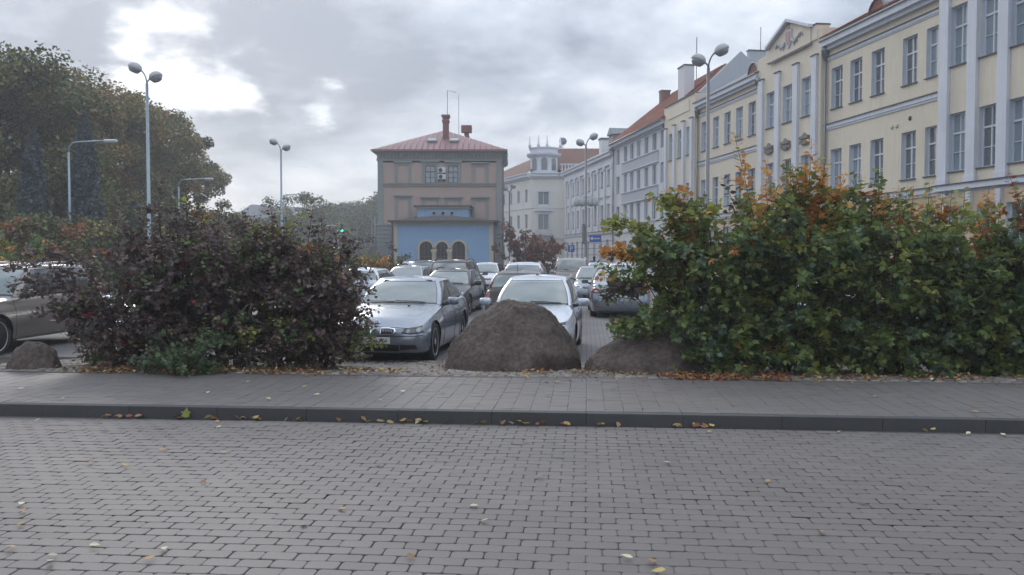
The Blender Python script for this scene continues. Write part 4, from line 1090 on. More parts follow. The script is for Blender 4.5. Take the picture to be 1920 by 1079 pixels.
    G = gl + gr; nG = len(G)
    gt = [0, .07, .2, .4, .6, .78, .90, 1.0]
    g0 = len(V)
    def gpt(t, p, sd, q):
        tt = t + .10*math.sin(math.pi*t)            # a little bulge
        x1 = xA + (xB-xA)*t + .03*math.sin(math.pi*t); x0 = xD + (xC-xD)*t - .03*math.sin(math.pi*t)
        mid, half = (x1+x0)/2, (x1-x0)/2
        b = wb_ + (hw*S['wr']*1.12 - wb_)*(t**1.25) + .02*math.sin(math.pi*t)
        qq = q if q is not None else 1.0
        xx = mid + half*p; bow = .20*(1-.3*t) if p > 0 else .12
        xx -= math.copysign(1, p) * bow * (qq**2.2) * smooth((abs(p)-.5)/.5)
        yy = sd * b * qq * (1 - .05*(abs(p)**3))
        zb = max(hoodz(xx) - .05*(abs(yy)/hw)**2, shz(xx)) - .015 if False else (hoodz(xx) - .06*(abs(yy)/hw)**2 - .012)
        zroof = zr - .035*(abs(p)**3) - .012*qq**2
        return Vector((xx, yy, zb + (zroof - zb)*t))
    for t in gt:
        for (p, sd, q) in G: V.append(gpt(t, p, sd, q))
    mpB = pB
    for j in range(len(gt)-1):
        tm = (gt[j]+gt[j+1])/2
        for i in range(nG):
            a = G[i]; b_ = G[(i+1)%nG]; pm_ = (a[0]+b_[0])/2; t_ = 'roof'
            if a[2] is not None and b_[2] is not None and max(a[2], b_[2]) <= .91:
                if a[0] > 0 and .05 < tm < .93: t_ = 'windshield'
                elif a[0] > 0 and tm < .07: t_ = 'cowl'
                elif a[0] < 0 and (.07 if style in ('sedan','liftback') else .2) < tm < .88: t_ = 'rear_window'
            elif a[2] is None and b_[2] is None and .07 < tm < .88:
                sdn = 'l' if a[1] > 0 else 'r'
                if abs(pm_) < .93:
                    if abs(pm_ - mpB) < .06: t_ = 'b_pillar'
                    elif pm_ > mpB: t_ = 'sw1' + sdn
                    elif -.66 < pm_ < -.62: t_ = 'b_pillar'
                    elif pm_ > -.62: t_ = 'sw2' + sdn
                    elif pm_ < -.93 + .0: t_ = 'roof'
                    else: t_ = 'sw3' + sdn if (style not in ('sedan','liftback') or pm_ > -.80) else 'roof'
            F.append((g0+j*nG+i, g0+(j+1)*nG+i, g0+(j+1)*nG+(i+1)%nG, g0+j*nG+(i+1)%nG)); tagf.append(t_)
    prev = g0 + (len(gt)-1)*nG; rim0 = [V[prev+i].copy() for i in range(nG)]; cx = sum(p.x for p in rim0)/nG
    for s_ in (.96, .9, .8, .6, .35, 0):
        start = len(V)
        for p in rim0:
            V.append(Vector((cx + (p.x-cx)*(s_*.9+.1 if s_ > 0 else .1), p.y*s_, p.z + .045*(1-s_**2.2) + .008*smooth((1-s_)/.05))))
        for i in range(nG): F.append((prev+i, start+i, start+(i+1)%nG, prev+(i+1)%nG)); tagf.append('roof')
        prev = start
    bm = bmesh.new(); vs = [bm.verts.new(v) for v in V]
    lay = {}
    names = {}
    fl = []
    for f, t_ in zip(F, tagf):
        try: ff = bm.faces.new([vs[k] for k in f]); ff.smooth = True; fl.append((ff, t_))
        except ValueError: pass
    bmesh.ops.recalc_face_normals(bm, faces=bm.faces[:]); bm.normal_update()
    NV = [v.normal.copy() for v in bm.verts]
    groups = {}
    for ff, t_ in fl: groups.setdefault(t_, []).append([v.index if v.index >= 0 else 0 for v in ff.verts])
    bm.verts.index_update(); groups = {}
    for ff, t_ in fl: groups.setdefault(t_, []).append([v.index for v in ff.verts])
    bm.free()
    plan = {'body': ('body', pm), 'roof': ('roof', pm), 'hood': ('hood', pm), 'boot_lid': ('boot_lid', pm), 'front_bumper': ('bumper', pm2 or pm), 'rear_bumper': ('bumper', pm2 or pm), 'under': ('underbody', m_under), 'cabin_floor': ('dashboard', m_trimb), 'cowl': ('cowl', m_trimb),
            'windshield': ('windscreen', m_glass), 'rear_window': ('rear_window', m_glass), 'b_pillar': ('pillar', m_trimb)}
    for t_, fs in groups.items():
        if t_ in plan: nm, mm = plan[t_]
        elif t_.startswith('door'): nm, mm = 'door', pm
        else: nm, mm = 'side_window', m_sglass
        used = sorted(set(i for f in fs for i in f)); ix = {k: n for n, k in enumerate(used)}
        me = mesh_np(nm, [V[k] for k in used], [[ix[i] for i in f] for f in fs], smooth=True); me.materials.append(mm)
        # keep the shading of the whole shell at the borders of its panels
        if t_ not in ('under', 'cabin_floor', 'cowl'):
            try: me.normals_split_custom_set_from_vertices([NV[k] for k in used])
            except Exception: pass
        link_mesh(nm, me, None, root)
    # ---- underbody box and wheel wells
    b = MB(); b.box(-hl*.9, hl*.9, -hw+.30, hw-.30, zs-.03, .62); 
    for xw in (xf, xr):
        for sg in (1, -1):
            n = 12; Vw = []; 
            for yy in (sg*(hw-.29), sg*(hw-.035)):
                for k in range(n+1): Vw.append((xw + (Ra-.004)*math.cos(math.pi*k/n), yy, r + (Ra-.004)*math.sin(math.pi*k/n)))
            b.add(Vw, [(k, k+1, n+2+k, n+1+k) for k in range(n)])
    b.build('underbody', m_under, root)
    # ---- wheels
    tw = .205
    def wheel_mesh():
        t = MB(); t.lathe([(r-.085, -tw/2+.02), (r-.02, -tw/2), (r, -tw/2+.03), (r, tw/2-.03), (r-.02, tw/2), (r-.085, tw/2-.012), (r-.095, tw/2-.06)], 28, cap=False)
        ty = t.build('tyre', m_tyre, mesh_only=True)
        k = MB(); rr = r-.085; k.lathe([(rr+.008, tw/2-.015), (rr-.012, tw/2-.02), (rr-.03, tw/2-.09), (.02, tw/2-.10)], 24, 1)
        k.lathe([(rr+.008, tw/2-.013), (rr-.012, tw/2-.010), (rr-.02, tw/2-.05)], 24, 0, cap=False)
        for i in range(rimset):
            M_ = Matrix.Rotation(2*math.pi*i/rimset, 4, 'Z')
            k.add([M_ @ Vector(p) for p in ((.03,-.045,tw/2-.035),(rr-.01,-.032,tw/2-.02),(rr-.01,.032,tw/2-.02),(.03,.045,tw/2-.035),(.03,-.05,tw/2-.08),(rr-.01,-.04,tw/2-.07),(rr-.01,.04,tw/2-.07),(.03,.05,tw/2-.08))], [(0,1,2,3),(0,4,5,1),(3,2,6,7)], 0)
        k.lathe([(.075, tw/2-.07), (.075, tw/2-.02), (.05, tw/2-.012), (.0001, tw/2-.012)], 12, 0)
        return ty, k.build('rim', [m_rim, m_under], mesh_only=True)
    ty, ri = wheel_mesh()
    for xw in (xf, xr):
        for sg in (1, -1):
            w_ = link_mesh('wheel', ty, None, root, (xw, sg*(hw-.035-tw/2), r), (R(90) if sg < 0 else R(-90), 0, 0)); link_mesh('rim', ri, None, w_)
    # ---- mirrors
    for sg in (1, -1):
        m_ = MB(); mx = xA - .30*1 - .02; mz = shz(mx) + .085; my = sg*(hw*.90)
        bmm = bmesh.new(); bmesh.ops.create_uvsphere(bmm, u_segments=14, v_segments=8, radius=1)
        for v in bmm.verts:
            c = v.co; c.x = math.copysign(abs(c.x)**.7, c.x)*.075; c.y = math.copysign(abs(c.y)**.62, c.y)*.115; c.z = math.copysign(abs(c.z)**.62, c.z)*.075
            if c.x < -.045: c.x = -.045
        m_.bm(bmm, 0, Matrix.Translation((mx, my + sg*.185, mz+.02)), True)
        m_.tube([(mx, my - sg*.02, mz-.05), (mx, my+sg*.08, mz-.03), (mx, my + sg*.12, mz-.01)], [.04, .03, .025], 6, 1)
        m_.box(mx-.052, mx-.047, my+sg*.185-.095, my+sg*.185+.095, mz-.035, mz+.075, 2)
        m_.build('mirror', [pm, m_trimb, m_glass], root)
    # projection of front and rear outlines onto the shell
    def endpt(y, z, sg, off=.006):
        wp = wprof((z-zs)/(shz(sg*hl*.95)-zs), sg*hl*.93); q = min(.975, abs(y) / wp)
        n_ = NN(sg); xr_ = (1 - q**n_)**(1/n_); xn = sg*hl*xr_
        gx = xr_**(n_-1)/hl; gy = q**(n_-1)/hw; gl_ = math.hypot(gx, gy)
        return Vector((xn + offx(xn, z) + sg*off*gx/gl_, math.copysign(q*wp + off*gy/gl_, y), z))
    def patch(outl, sg, off, name, m, parent=root, rings=(1, .8, .55, .3), dens=5):
        P = []
        for k in range(len(outl)):
            a, b_ = outl[k], outl[(k+1) % len(outl)]
            for t in range(dens): P.append((a[0]+(b_[0]-a[0])*t/dens, a[1]+(b_[1]-a[1])*t/dens))
        cy = sum(p[0] for p in P)/len(P); cz = sum(p[1] for p in P)/len(P); n = len(P)
        V_ = [endpt(p[0], p[1], sg, -.02) for p in P]; F_ = []
        for k, s_ in enumerate(rings):
            o_ = off if k else off*.75
            V_ += [endpt(cy+(p[0]-cy)*s_, cz+(p[1]-cz)*s_, sg, o_) for p in P]
            F_ += [(k*n+i, k*n+(i+1)%n, (k+1)*n+(i+1)%n, (k+1)*n+i) for i in range(n)]
        V_.append(endpt(cy, cz, sg, off)); F_ += [(len(rings)*n+i, len(rings)*n+(i+1)%n, len(V_)-1) for i in range(n)]
        mb = MB(); mb.add(V_, F_, 0, True); return mb.build(name, m, parent)
    def seam(pts, r_=.0045, parent=root, name='panel_gap', m=m_seam):
        mb = MB(); mb.tube(pts, r_, 4, 0, smooth=False); return mb.build(name, m, parent)
    # door gaps
    if detail >= 1:
        for sg in (1, -1):
            for d_ in doors: seam([surf(d_, sg, v) + Vector((0, sg*.001, 0)) for v in (.06, .16, .28, .4, .52, .64, .75, .85, .93, 1)])
            xs_ = [s_ for s_ in st if doors[2] <= s_ <= doors[0]]
            seam([surf(s_, sg, .06) for s_ in xs_])
            for d_ in (doors[1]+.17, doors[2]+.17):
                p = surf(d_, sg, .80); h_ = MB(); h_.bbox(p.x-.09, p.x+.09, p.y-.018, p.y+.022, p.z-.014, p.z+.014, b=.008); h_.build('door_handle', pm, root)
            # rubbing strip line / trim round the side windows
            seam([gpt(.075, p, sg, None)+Vector((0, sg*.004, 0)) for p in sp], .008, name='window_trim', m=m_trimb)
            seam([gpt(.90, p, sg, None)+Vector((0, sg*.004, 0)) for p in sp], .007, name='window_trim', m=m_trimb)
        seam([gpt(.93, 1, 1 if q >= 0 else -1, abs(q)) for q in (-.9, -.7, -.45, -.2, 0, .2, .45, .7, .9)], .007, name='window_trim', m=m_trimb)
        for sg in (1, -1): seam([gpt(t, 1, sg, .905) for t in gt], .006, name='window_trim', m=m_trimb)
    if face == 'front' or detail >= 2:
        # bonnet edge
        zf = S['hood'][-1][1] - .01
        seam([endpt(y, zf - .06*abs(y/hw)**2, 1, .004) for y in [hw*k/10*.78 for k in range(-10, 11)]], .005)
        # wipers
        for sg, y0, y1 in ((1, .55, -.05), (1, -.05, -.6)):
            a = gpt(.055, 1, 1 if y0 > 0 else -1, min(.9, abs(y0)/wb_)); c = gpt(.10, 1, 1 if y1 > 0 else -1, min(.9, abs(y1)/wb_))
            mb = MB(); mb.tube([a+Vector((.02,0,.015)), (a+c)/2+Vector((.035,0,.02)), c+Vector((.02,0,.012))], .009, 5); mb.build('wiper', m_trimb, root)
        k = 1.16 if style in ('suv', 'van') else 1.0
        if 'bmw' in extras: pass
        else:
            for sg in (1, -1):
                hz = zf
                patch([(sg*hw*.52, .62*k), (sg*hw*.95, .64*k), (sg*hw*.965, .74*k), (sg*hw*.60, .715*k)], 1, .008, 'headlight', m_lampc)
                patch([(sg*hw*.62, .655*k), (sg*hw*.78, .66*k), (sg*hw*.78, .71*k), (sg*hw*.64, .70*k)], 1, .011, 'headlight_lens', m_lamp)
                patch([(sg*hw*.62, .28*k), (sg*hw*.80, .28*k), (sg*hw*.78, .35*k), (sg*hw*.64, .35*k)], 1, .006, 'fog_lamp', m_lamp)
            g_ = patch([(-hw*.45, .60*k), (hw*.45, .60*k), (hw*.48, .69*k), (-hw*.48, .69*k)], 1, .004, 'grille', m_trimb)
            mb = MB()
            for i in range(3): mb.tube([endpt(y, (.62+.025*i)*k, 1, .008) for y in [hw*.46*j/4 for j in range(-4, 5)]], .005, 4)
            mb.tube([endpt(y, .645*k, 1, .012) for y in (-.07, 0, .07)], .03, 8)
            mb.build('grille_bar', m_chrome, root)
            patch([(-hw*.52, .26*k), (hw*.52, .26*k), (hw*.5, .38*k), (-hw*.5, .38*k)], 1, .004, 'air_intake', m_trimb)
    if face == 'rear' or detail >= 2:
        k = 1.2 if style in ('suv', 'van') else 1.0
        zt0, zt1 = (.74*k, .88*k) if style in ('sedan', 'liftback') else (.70*k, .96*k)
        for sg in (1, -1):
            if style in ('sedan', 'liftback'):
                patch([(sg*hw*.52, zt0+.03), (sg*hw*.95, zt0), (sg*hw*.95, zt1+.0), (sg*hw*.80, zt1+.04)], -1, .012, 'tail_light', m_tail)
                patch([(sg*hw*.66, zt0+.05), (sg*hw*.84, zt0+.04), (sg*hw*.82, zt0+.09), (sg*hw*.74, zt0+.10)], -1, .016, 'reversing_lamp', m_tailw)
            else:
                patch([(sg*hw*.74, zt0), (sg*hw*.95, zt0), (sg*hw*.95, zt1), (sg*hw*.78, zt1)], -1, .010, 'tail_light', m_tail)
                mb = MB(); mb.tube([gpt(t, -1, sg, .93)+Vector((-.02, 0, 0)) for t in (.2, .4, .58)], .022, 6); mb.build('tail_light', m_tail, root)
            patch([(sg*hw*.62, .33*k), (sg*hw*.8, .33*k), (sg*hw*.8, .365*k), (sg*hw*.62, .365*k)], -1, .006, 'reflector', m_tail)
        zl = .58*k
        seam([endpt(y, zl, -1, .003) for y in [hw*.72*j/6 for j in range(-6, 7)]], .005)
        for sg in (1, -1): seam([endpt(sg*hw*.72, zl+(zt0-zl)*t+.0, -1, .003) for t in (0, .3, .6, 1)], .004)
        mb = MB(); p = endpt(0, .68*k, -1, .01); mb.bbox(p.x-.012, p.x+.012, -.26, .26, p.z-.057, p.z+.057, b=.004)
        mb.box(p.x-.0145, p.x-.0125, .215, .255, p.z-.055, p.z+.055, 1); mb.build('number_plate', [m_plate, m_plateb], root)
        mb = MB(); a = gpt(.1, -1, 1, .1); c = gpt(.22, -1, 1, .5); mb.tube([a+Vector((-.03,0,.02)), (a+c)/2+Vector((-.03,0,.02)), c+Vector((-.02,0,.01))], .009, 5)
        if style not in ('sedan', 'liftback'): mb.build('wiper', m_trimb, root)
        mb = MB(); p = endpt(0, .82*k, -1, .012); mb.lathe([(.05, -.01), (.05, .008), (.03, .012), (.001, .012)], 12, mat=Matrix.Translation(p) @ Matrix.Rotation(R(-90), 4, 'Y') @ Matrix.Diagonal((.62, 1.25, 1, 1))); mb.build('badge', m_chrome, root)
    if rails:
        for sg in (1, -1):
            pts = [gpt(1, p, sg, None) + Vector((0, -sg*.05, h_)) for p, h_ in ((.62, .0), (.55, .055), (.2, .07), (-.2, .07), (-.7, .06), (-.82, .0))]
            mb = MB(); mb.tube(pts, .018, 6); mb.build('roof_rail', m_trimb if rails == 'black' else m_chrome, root)
    # interior: seats and wheel
    if detail >= 1:
        zc = hoodz(0)
        for sg in (1, -1):
            b = MB(); b.bbox(hl*.02-.14, hl*.02+.02, sg*.37-.24, sg*.37+.24, zc-.1, zc+.18, b=.05, smooth=True); b.bbox(hl*.02-.13, hl*.02-.03, sg*.37-.13, sg*.37+.13, zc+.2, zc+.34, b=.04, smooth=True); b.build('seat', m_seat, root)
        b = MB(); b.bbox(hl*-.40-.10, hl*-.40+.05, -.58, .58, zc-.1, zc+.16, b=.05, smooth=True); b.build('seat', m_seat, root)
        b = MB(); n = 16; c = Vector((xA-.62, .37, zc+.0)); b.tube([c + Vector((.05*math.sin(2*math.pi*k/n)*.8, .18*math.cos(2*math.pi*k/n), .17*math.sin(2*math.pi*k/n))) for k in range(n+1)], .014, 6); b.build('steering_wheel', m_trimb, root)
        b = MB(); p = gpt(.86, 1, 1, 0); b.bbox(p.x-.10, p.x-.07, -.11, .11, p.z-.06, p.z+.01, b=.01); b.build('rear_view_mirror', m_trimb, root)
    if 'antenna' in extras:
        b = MB(); p = gpt(1, .0, 1, 0); a = gpt(1, -.93, 1, 0); b.tube([(a.x, 0, Hh-.06), (a.x-.06, 0, Hh+.16)], .007, 5); b.build('aerial', m_trimb, root)
    if 'antenna_front' in extras:
        b = MB(); b.lathe([(.03, 0), (.025, .02), (.01, .03)], 10, mat=Matrix.Translation((hl*.02, 0, Hh-.012))); b.build('aerial', m_trimb, root)
    return root, dict(endpt=endpt, patch=patch, seam=seam, gpt=gpt, surf=surf, hw=hw, hl=hl, hoodz=hoodz, S=S, root=root, doors=doors)

p_bmw = paint('paint_blue_silver', (.255, .285, .335), .6)
p_silver = paint('paint_silver', (.50, .54, .60), .5)
p_silver2 = paint('paint_grey_silver', (.27, .285, .32), .55)
p_dark = paint('paint_dark_grey', (.032, .033, .037), .2)
p_brown = paint('paint_brown', (.19, .16, .142), .4)
p_brown2 = paint('paint_dark_brown', (.075, .066, .060), .35)
p_black = paint('paint_black', (.018, .019, .021), .2)
p_white = paint('paint_white', (.66, .69, .73), .0)
p_beige = paint('paint_beige', (.33, .31, .29), .45)
p_champ = paint('paint_champagne', (.30, .275, .25), .5)
HD = -90     # facing the camera: local +x points towards -Y
def park(px, Y, style, ang, pm, label, face='front', **kw):
    """centre of the car at the distance Y; ang = degrees the far end leans to the right"""
    X = (px - 960) / FPX * Y
    rz = R(HD - ang) if face == 'front' else R(90 - ang)
    return make_car(style, (X, Y, Z_LOT), rz, label, pm, face=face, **kw)

# -- silver-blue saloon on the left of the boulder
car, C = make_car('sedan', (-2.07, 16.95, Z_LOT), R(HD - 6.4), 'silver-blue saloon with a double oval grille, nose to the kerb left of the big boulder', p_bmw, detail=2, face='front', extras=('bmw',), rimset=5)
def bmw_details():
    P = C['patch']; hw = C['hw']; e = C['endpt']; root = C['root']
    for sg in (1, -1):
        s = sg
        P([(s*.075, .515), (s*.30, .525), (s*.355, .57), (s*.33, .625), (s*.22, .648), (s*.075, .645)], 1, .016, 'grille_frame', m_chrome)
        g_ = P([(s*.092, .53), (s*.295, .538), (s*.335, .575), (s*.315, .615), (s*.22, .632), (s*.092, .630)], 1, .020, 'grille', m_under)
        b = MB()
        for i in range(8):
            y = s*(.115 + i*.028); b.tube([e(y, .54, 1, .022), e(y, .622 - max(0, i-5)*.012, 1, .022)], .0035, 4)
        b.build('grille_bar', m_chrome, g_)
        h_ = P([(s*.44, .555), (s*.60, .530), (s*.80, .545), (s*.885, .66), (s*.895, .72), (s*.74, .665), (s*.50, .625)], 1, .008, 'headlight', m_lamp, dens=4)
        for cy, cz, rr in ((.56, .578, .035), (.72, .592, .042)):
            P([(s*(cy+rr*math.cos(a)), cz+rr*math.sin(a)) for a in [2*math.pi*k/10 for k in range(10)]], 1, .014, 'headlight_lens', m_lamp2, h_, dens=1)
        P([(s*.80, .57), (s*.87, .66), (s*.885, .70), (s*.83, .66)], 1, .013, 'indicator', m_lampc, h_)
        P([(s*.42, .26), (s*.70, .275), (s*.68, .345), (s*.42, .35)], 1, .005, 'air_intake', m_under)
    P([(-.40, .235), (.40, .235), (.40, .345), (-.40, .345)], 1, .005, 'air_intake', m_under)
    C['seam']([e(y, .497, 1, .004) for y in [hw*.93*k/10 for k in range(-10, 11)]], .006)
    b = MB(); p = e(0, .425, 1, .012); b.bbox(p.x-.012, p.x+.012, -.26, .26, .37, .48, b=.004); b.box(p.x+.0125, p.x+.0145, -.255, -.215, .373, .477, 1)
    pl = b.build('number_plate', [m_plate, m_plateb], root)
    cu = bpy.data.curves.new('lettering', 'FONT'); cu.body = 'AV'; cu.size = .098; cu.extrude = .001; cu.align_x = 'LEFT'
    cu.materials.append(m_trimb)
    lettering(cu, pl, (p.x+.0145, .085, .392), (R(90), 0, R(90)), m_trimb)
    # round badge on the nose
    zb = .735; xb = C['hl'] - .235
    # find bonnet height there
    M_ = Matrix.Translation((C['hl']*.945, 0, .725)) @ Matrix.Rotation(R(52), 4, 'Y')
    b = MB(); b.lathe([(.041, 0), (.041, .012), (.034, .014)], 20, 0, M_, cap=False); b.lathe([(.034, .010), (.034, .012)], 20, 1, M_)
    for q, mi in ((0, 2), (1, 3), (2, 2), (3, 3)):
        pts = [(0, 0)] + [(.022*math.cos(R(90*q+a)), .022*math.sin(R(90*q+a))) for a in (0, 22, 45, 68, 90)]; b.prism(pts, .0125, .0145, mi, M_)
    b.build('badge', [m_chrome, m_under, mat('badge_blue', (.03,.14,.45), .3), m_plate], root)
    for y in (.28, -.28):
        q = C['gpt'](.0, 1, 1, 0); b = MB(); b.bbox(q.x+.22, q.x+.25, y-.02, y+.02, C['hoodz'](q.x+.23)-.008, C['hoodz'](q.x+.23)+.012, b=.005); b.build('washer_nozzle', m_trimb, root)
bmw_details()
# -- light silver hatchback right of it
car2, C2 = make_car('hatch', (.50, 16.75, Z_LOT), R(HD - 7.2), 'light silver small hatchback partly hidden behind the big boulder', p_silver, detail=2, face='front', extras=('antenna_front',))
park(846, 28.4, 'wagon', 6, p_dark, 'dark grey estate car with roof rails just behind the silver-blue saloon', detail=1, rails='black')
make_car('van', (-2.15, 34.4, Z_LOT), R(90 - 7), 'tall dark brown people carrier seen from behind, beyond the dark estate car', p_brown2, detail=1, face='rear', H=1.74, rails='black')
park(913, 46.5, 'hatch', 4, p_white, 'pale blue-white hatchback facing the camera in front of the annex\'s right end', detail=1, H=1.52)
park(984, 24.3, 'wagon', 7, p_brown2, 'dark grey hatchback with a roof aerial right behind the silver hatchback', face='rear', detail=1, H=1.49, extras=('antenna',))
park(988, 36.5, 'suv', 5, p_white, 'white estate with roof rails behind the dark hatchback with the aerial', face='rear', detail=1, H=1.62, rails='silver')
park(1074, 41, 'van', 6, p_champ, 'beige tall van with roof rails parked below the street lamp', face='rear', detail=1, H=1.78, rails='silver')
park(1114, 34.5, 'hatch', 6, p_silver2, 'silver car facing the camera, half hidden by the silver liftback', detail=1, H=1.47)
car3, C3 = make_car('liftback', (3.42, 27.8, Z_LOT), R(90 - 3.8), 'silver liftback seen from behind with wide red tail lights, beside the right shrubs', p_bmw, detail=2, face='rear')
b = MB(); q = C3['gpt'](.02, -1, 1, 0); b.bbox(q.x-.06, q.x-.03, -.22, .22, q.z-.02, q.z+.015, b=.006); b.build('brake_light', m_tail, C3['root'])
park(700, 31.3, 'wagon', 6, p_silver, 'silver estate seen from behind with a high red tail light', face='rear', detail=1, H=1.46)
park(764, 35.5, 'wagon', 6, p_silver2, 'silver car facing the camera between the silver estate and the dark estate', detail=1, H=1.48)
park(809, 47.5, 'suv', 5, p_black, 'black off-road car in front of the arched annex', face='rear', detail=0, H=1.64, rails='black')
park(764, 55, 'hatch', 5, p_white, 'small white car far back at the left edge of the blue annex', detail=0)
park(668, 45, 'wagon', 5, p_white, 'white car at the far row behind the orange shrub', detail=0)
park(1122, 52, 'hatch', 5, p_silver, 'light grey car in the far row below the blue sign', detail=0, H=1.5)
park(1165, 47, 'wagon', 5, p_white, 'white car in the far row behind the right shrubs', detail=0, H=1.5)
park(1034, 60, 'wagon', 5, p_silver2, 'grey car far back beside the dark red shrub', detail=0)
make_car('suv', (-10.35, 17.4, Z_LOT), R(HD - 5), 'brown off-road car at the left edge behind the small boulder', p_brown, detail=2, face='front', rimset=6, rails='silver')
make_car('hatch', (-7.1, 17.6, Z_LOT), R(HD - 6), 'silver hatchback almost hidden by the purple shrubs', p_silver, detail=1, face='front')
make_car('wagon', (6.3, 17.5, Z_LOT), R(HD - 6), 'pale silver car glimpsed through the green shrubs', p_silver, detail=1, face='front')
make_car('hatch', (9.6, 18.0, Z_LOT), R(HD - 6), 'white hatchback glimpsed through the shrubs at the far right', p_white, detail=1, face='front')
# ------------------------------------------------------------ trees and shrubs
def leaf_mat(name, c, trans=.36, rough=.55, spec=.35, var=.28): return mat(name, c, rough, rand=var, trans=trans, spec=spec)
m_bark = mat('bark', (.075, .062, .05), .95, noise=.3, nscale=3, bump=.9, bscale=14)
m_twig = mat('twig', (.07, .042, .032), .85, noise=.2, nscale=6)
L_GREEN = leaf_mat('leaf_green', (0.17, 0.225, 0.068)); L_DGREEN = leaf_mat('leaf_dark_green', (0.12, 0.17, 0.078)); L_BGREEN = leaf_mat('leaf_blue_green', (0.125, 0.185, 0.11))
L_YGREEN = leaf_mat('leaf_yellow_green', (0.29, 0.31, 0.07)); L_ORANGE = leaf_mat('leaf_orange', (0.58, 0.29, 0.085), .3); L_RUST = leaf_mat('leaf_rust', (0.3, 0.115, 0.05), .28)
L_PURPLE = leaf_mat('leaf_purple', (0.118, 0.092, 0.085), .25, .5, .45); L_PLUM = leaf_mat('leaf_plum', (0.125, 0.075, 0.068), .25, .5, .4); L_RED = leaf_mat('leaf_red', (0.263, 0.032, 0.032), .22)
L_YELLOW = leaf_mat('leaf_yellow', (0.483, 0.368, 0.138), .25, .55); L_TAN = leaf_mat('leaf_tan', (0.345, 0.218, 0.098), .15, .6); L_PALE = leaf_mat('leaf_pale', (0.529, 0.483, 0.322), .15, .6); L_BROWN = leaf_mat('leaf_brown', (0.263, 0.140, 0.070), .1, .7)
T_GREEN = leaf_mat('crown_green', (0.163, 0.176, 0.065), .2, .6, .3, .35); T_OLIVE = leaf_mat('crown_olive', (0.221, 0.189, 0.065), .2, .6, .3, .35); T_RUST = leaf_mat('crown_rust', (0.280, 0.182, 0.065), .2, .6, .3, .3)
T_DARK = leaf_mat('crown_dark_green', (0.091, 0.111, 0.047), .15, .6, .3, .3); T_BLUE = leaf_mat('needle_blue', (0.083, 0.119, 0.129), .05, .7, .3, .3); T_PALE = leaf_mat('crown_pale_green', (0.352, 0.347, 0.155), .3, .6, .3, .3)

def rand_rot(n, tilt=None, updir=0.0, g=rng):
    """n rotation matrices whose z (leaf normal) leans towards up by updir"""
    z = g.normal(size=(n, 3)); z[:, 2] = np.abs(z[:, 2]) + updir; z /= np.linalg.norm(z, axis=1, keepdims=True)
    y = g.normal(size=(n, 3)); y -= (y*z).sum(1, keepdims=True)*z; y /= np.linalg.norm(y, axis=1, keepdims=True)
    x = np.cross(y, z); return np.stack([x, y, z], 2)
QUAD = (np.array([(0,-.5,0),(.33,-.08,.06),(.22,.34,.03),(0,.55,-.04),(-.26,.30,.04),(-.33,-.12,.05)]), [[0,1,2,3],[0,3,4,5]])
def _half(s):
    return [(s*.16,.03,.02),(s*.46,.13,.05),(s*.30,.30,.05),(s*.54,.58,.03),(s*.26,.60,.05),(s*.14,.80,.04)]
MV = [(0,0,0),(0,.35,0),(0,1.0,-.05)] + _half(1) + _half(-1)
MAPLE = (np.array(MV)*1.0, [[0,3,4,5,1],[1,5,6,7],[1,7,8,2],[0,1,11,10,9],[1,13,12,11],[1,2,14,13]])
SIMPLE = (np.array([(0,0,0),(.30,.28,.05),(.26,.60,.05),(0,1.0,-.06),(-.26,.60,.05),(-.30,.28,.05)]), [[0,1,2,3],[0,3,4,5]])

def leaves_mesh(name, pos, size, rot, tpl, mi, mats):
    V, F = tpl; n = len(pos); k = len(V)
    T = np.einsum('nij,kj->nki', rot, V) * size[:, None, None] + pos[:, None, :]
    same = len(set(len(f) for f in F)) == 1
    base = (np.arange(n)*k)
    if same:
        FF = (np.array(F)[None] + base[:, None, None]).reshape(-1, len(F[0]))
    else:
        FF = []
        for b in base.tolist(): FF.extend([[i+b for i in f] for f in F])
    me = mesh_np(name, T.reshape(-1, 3), FF, np.repeat(mi, len(F)))
    for mm in mats: me.materials.append(mm)
    return me

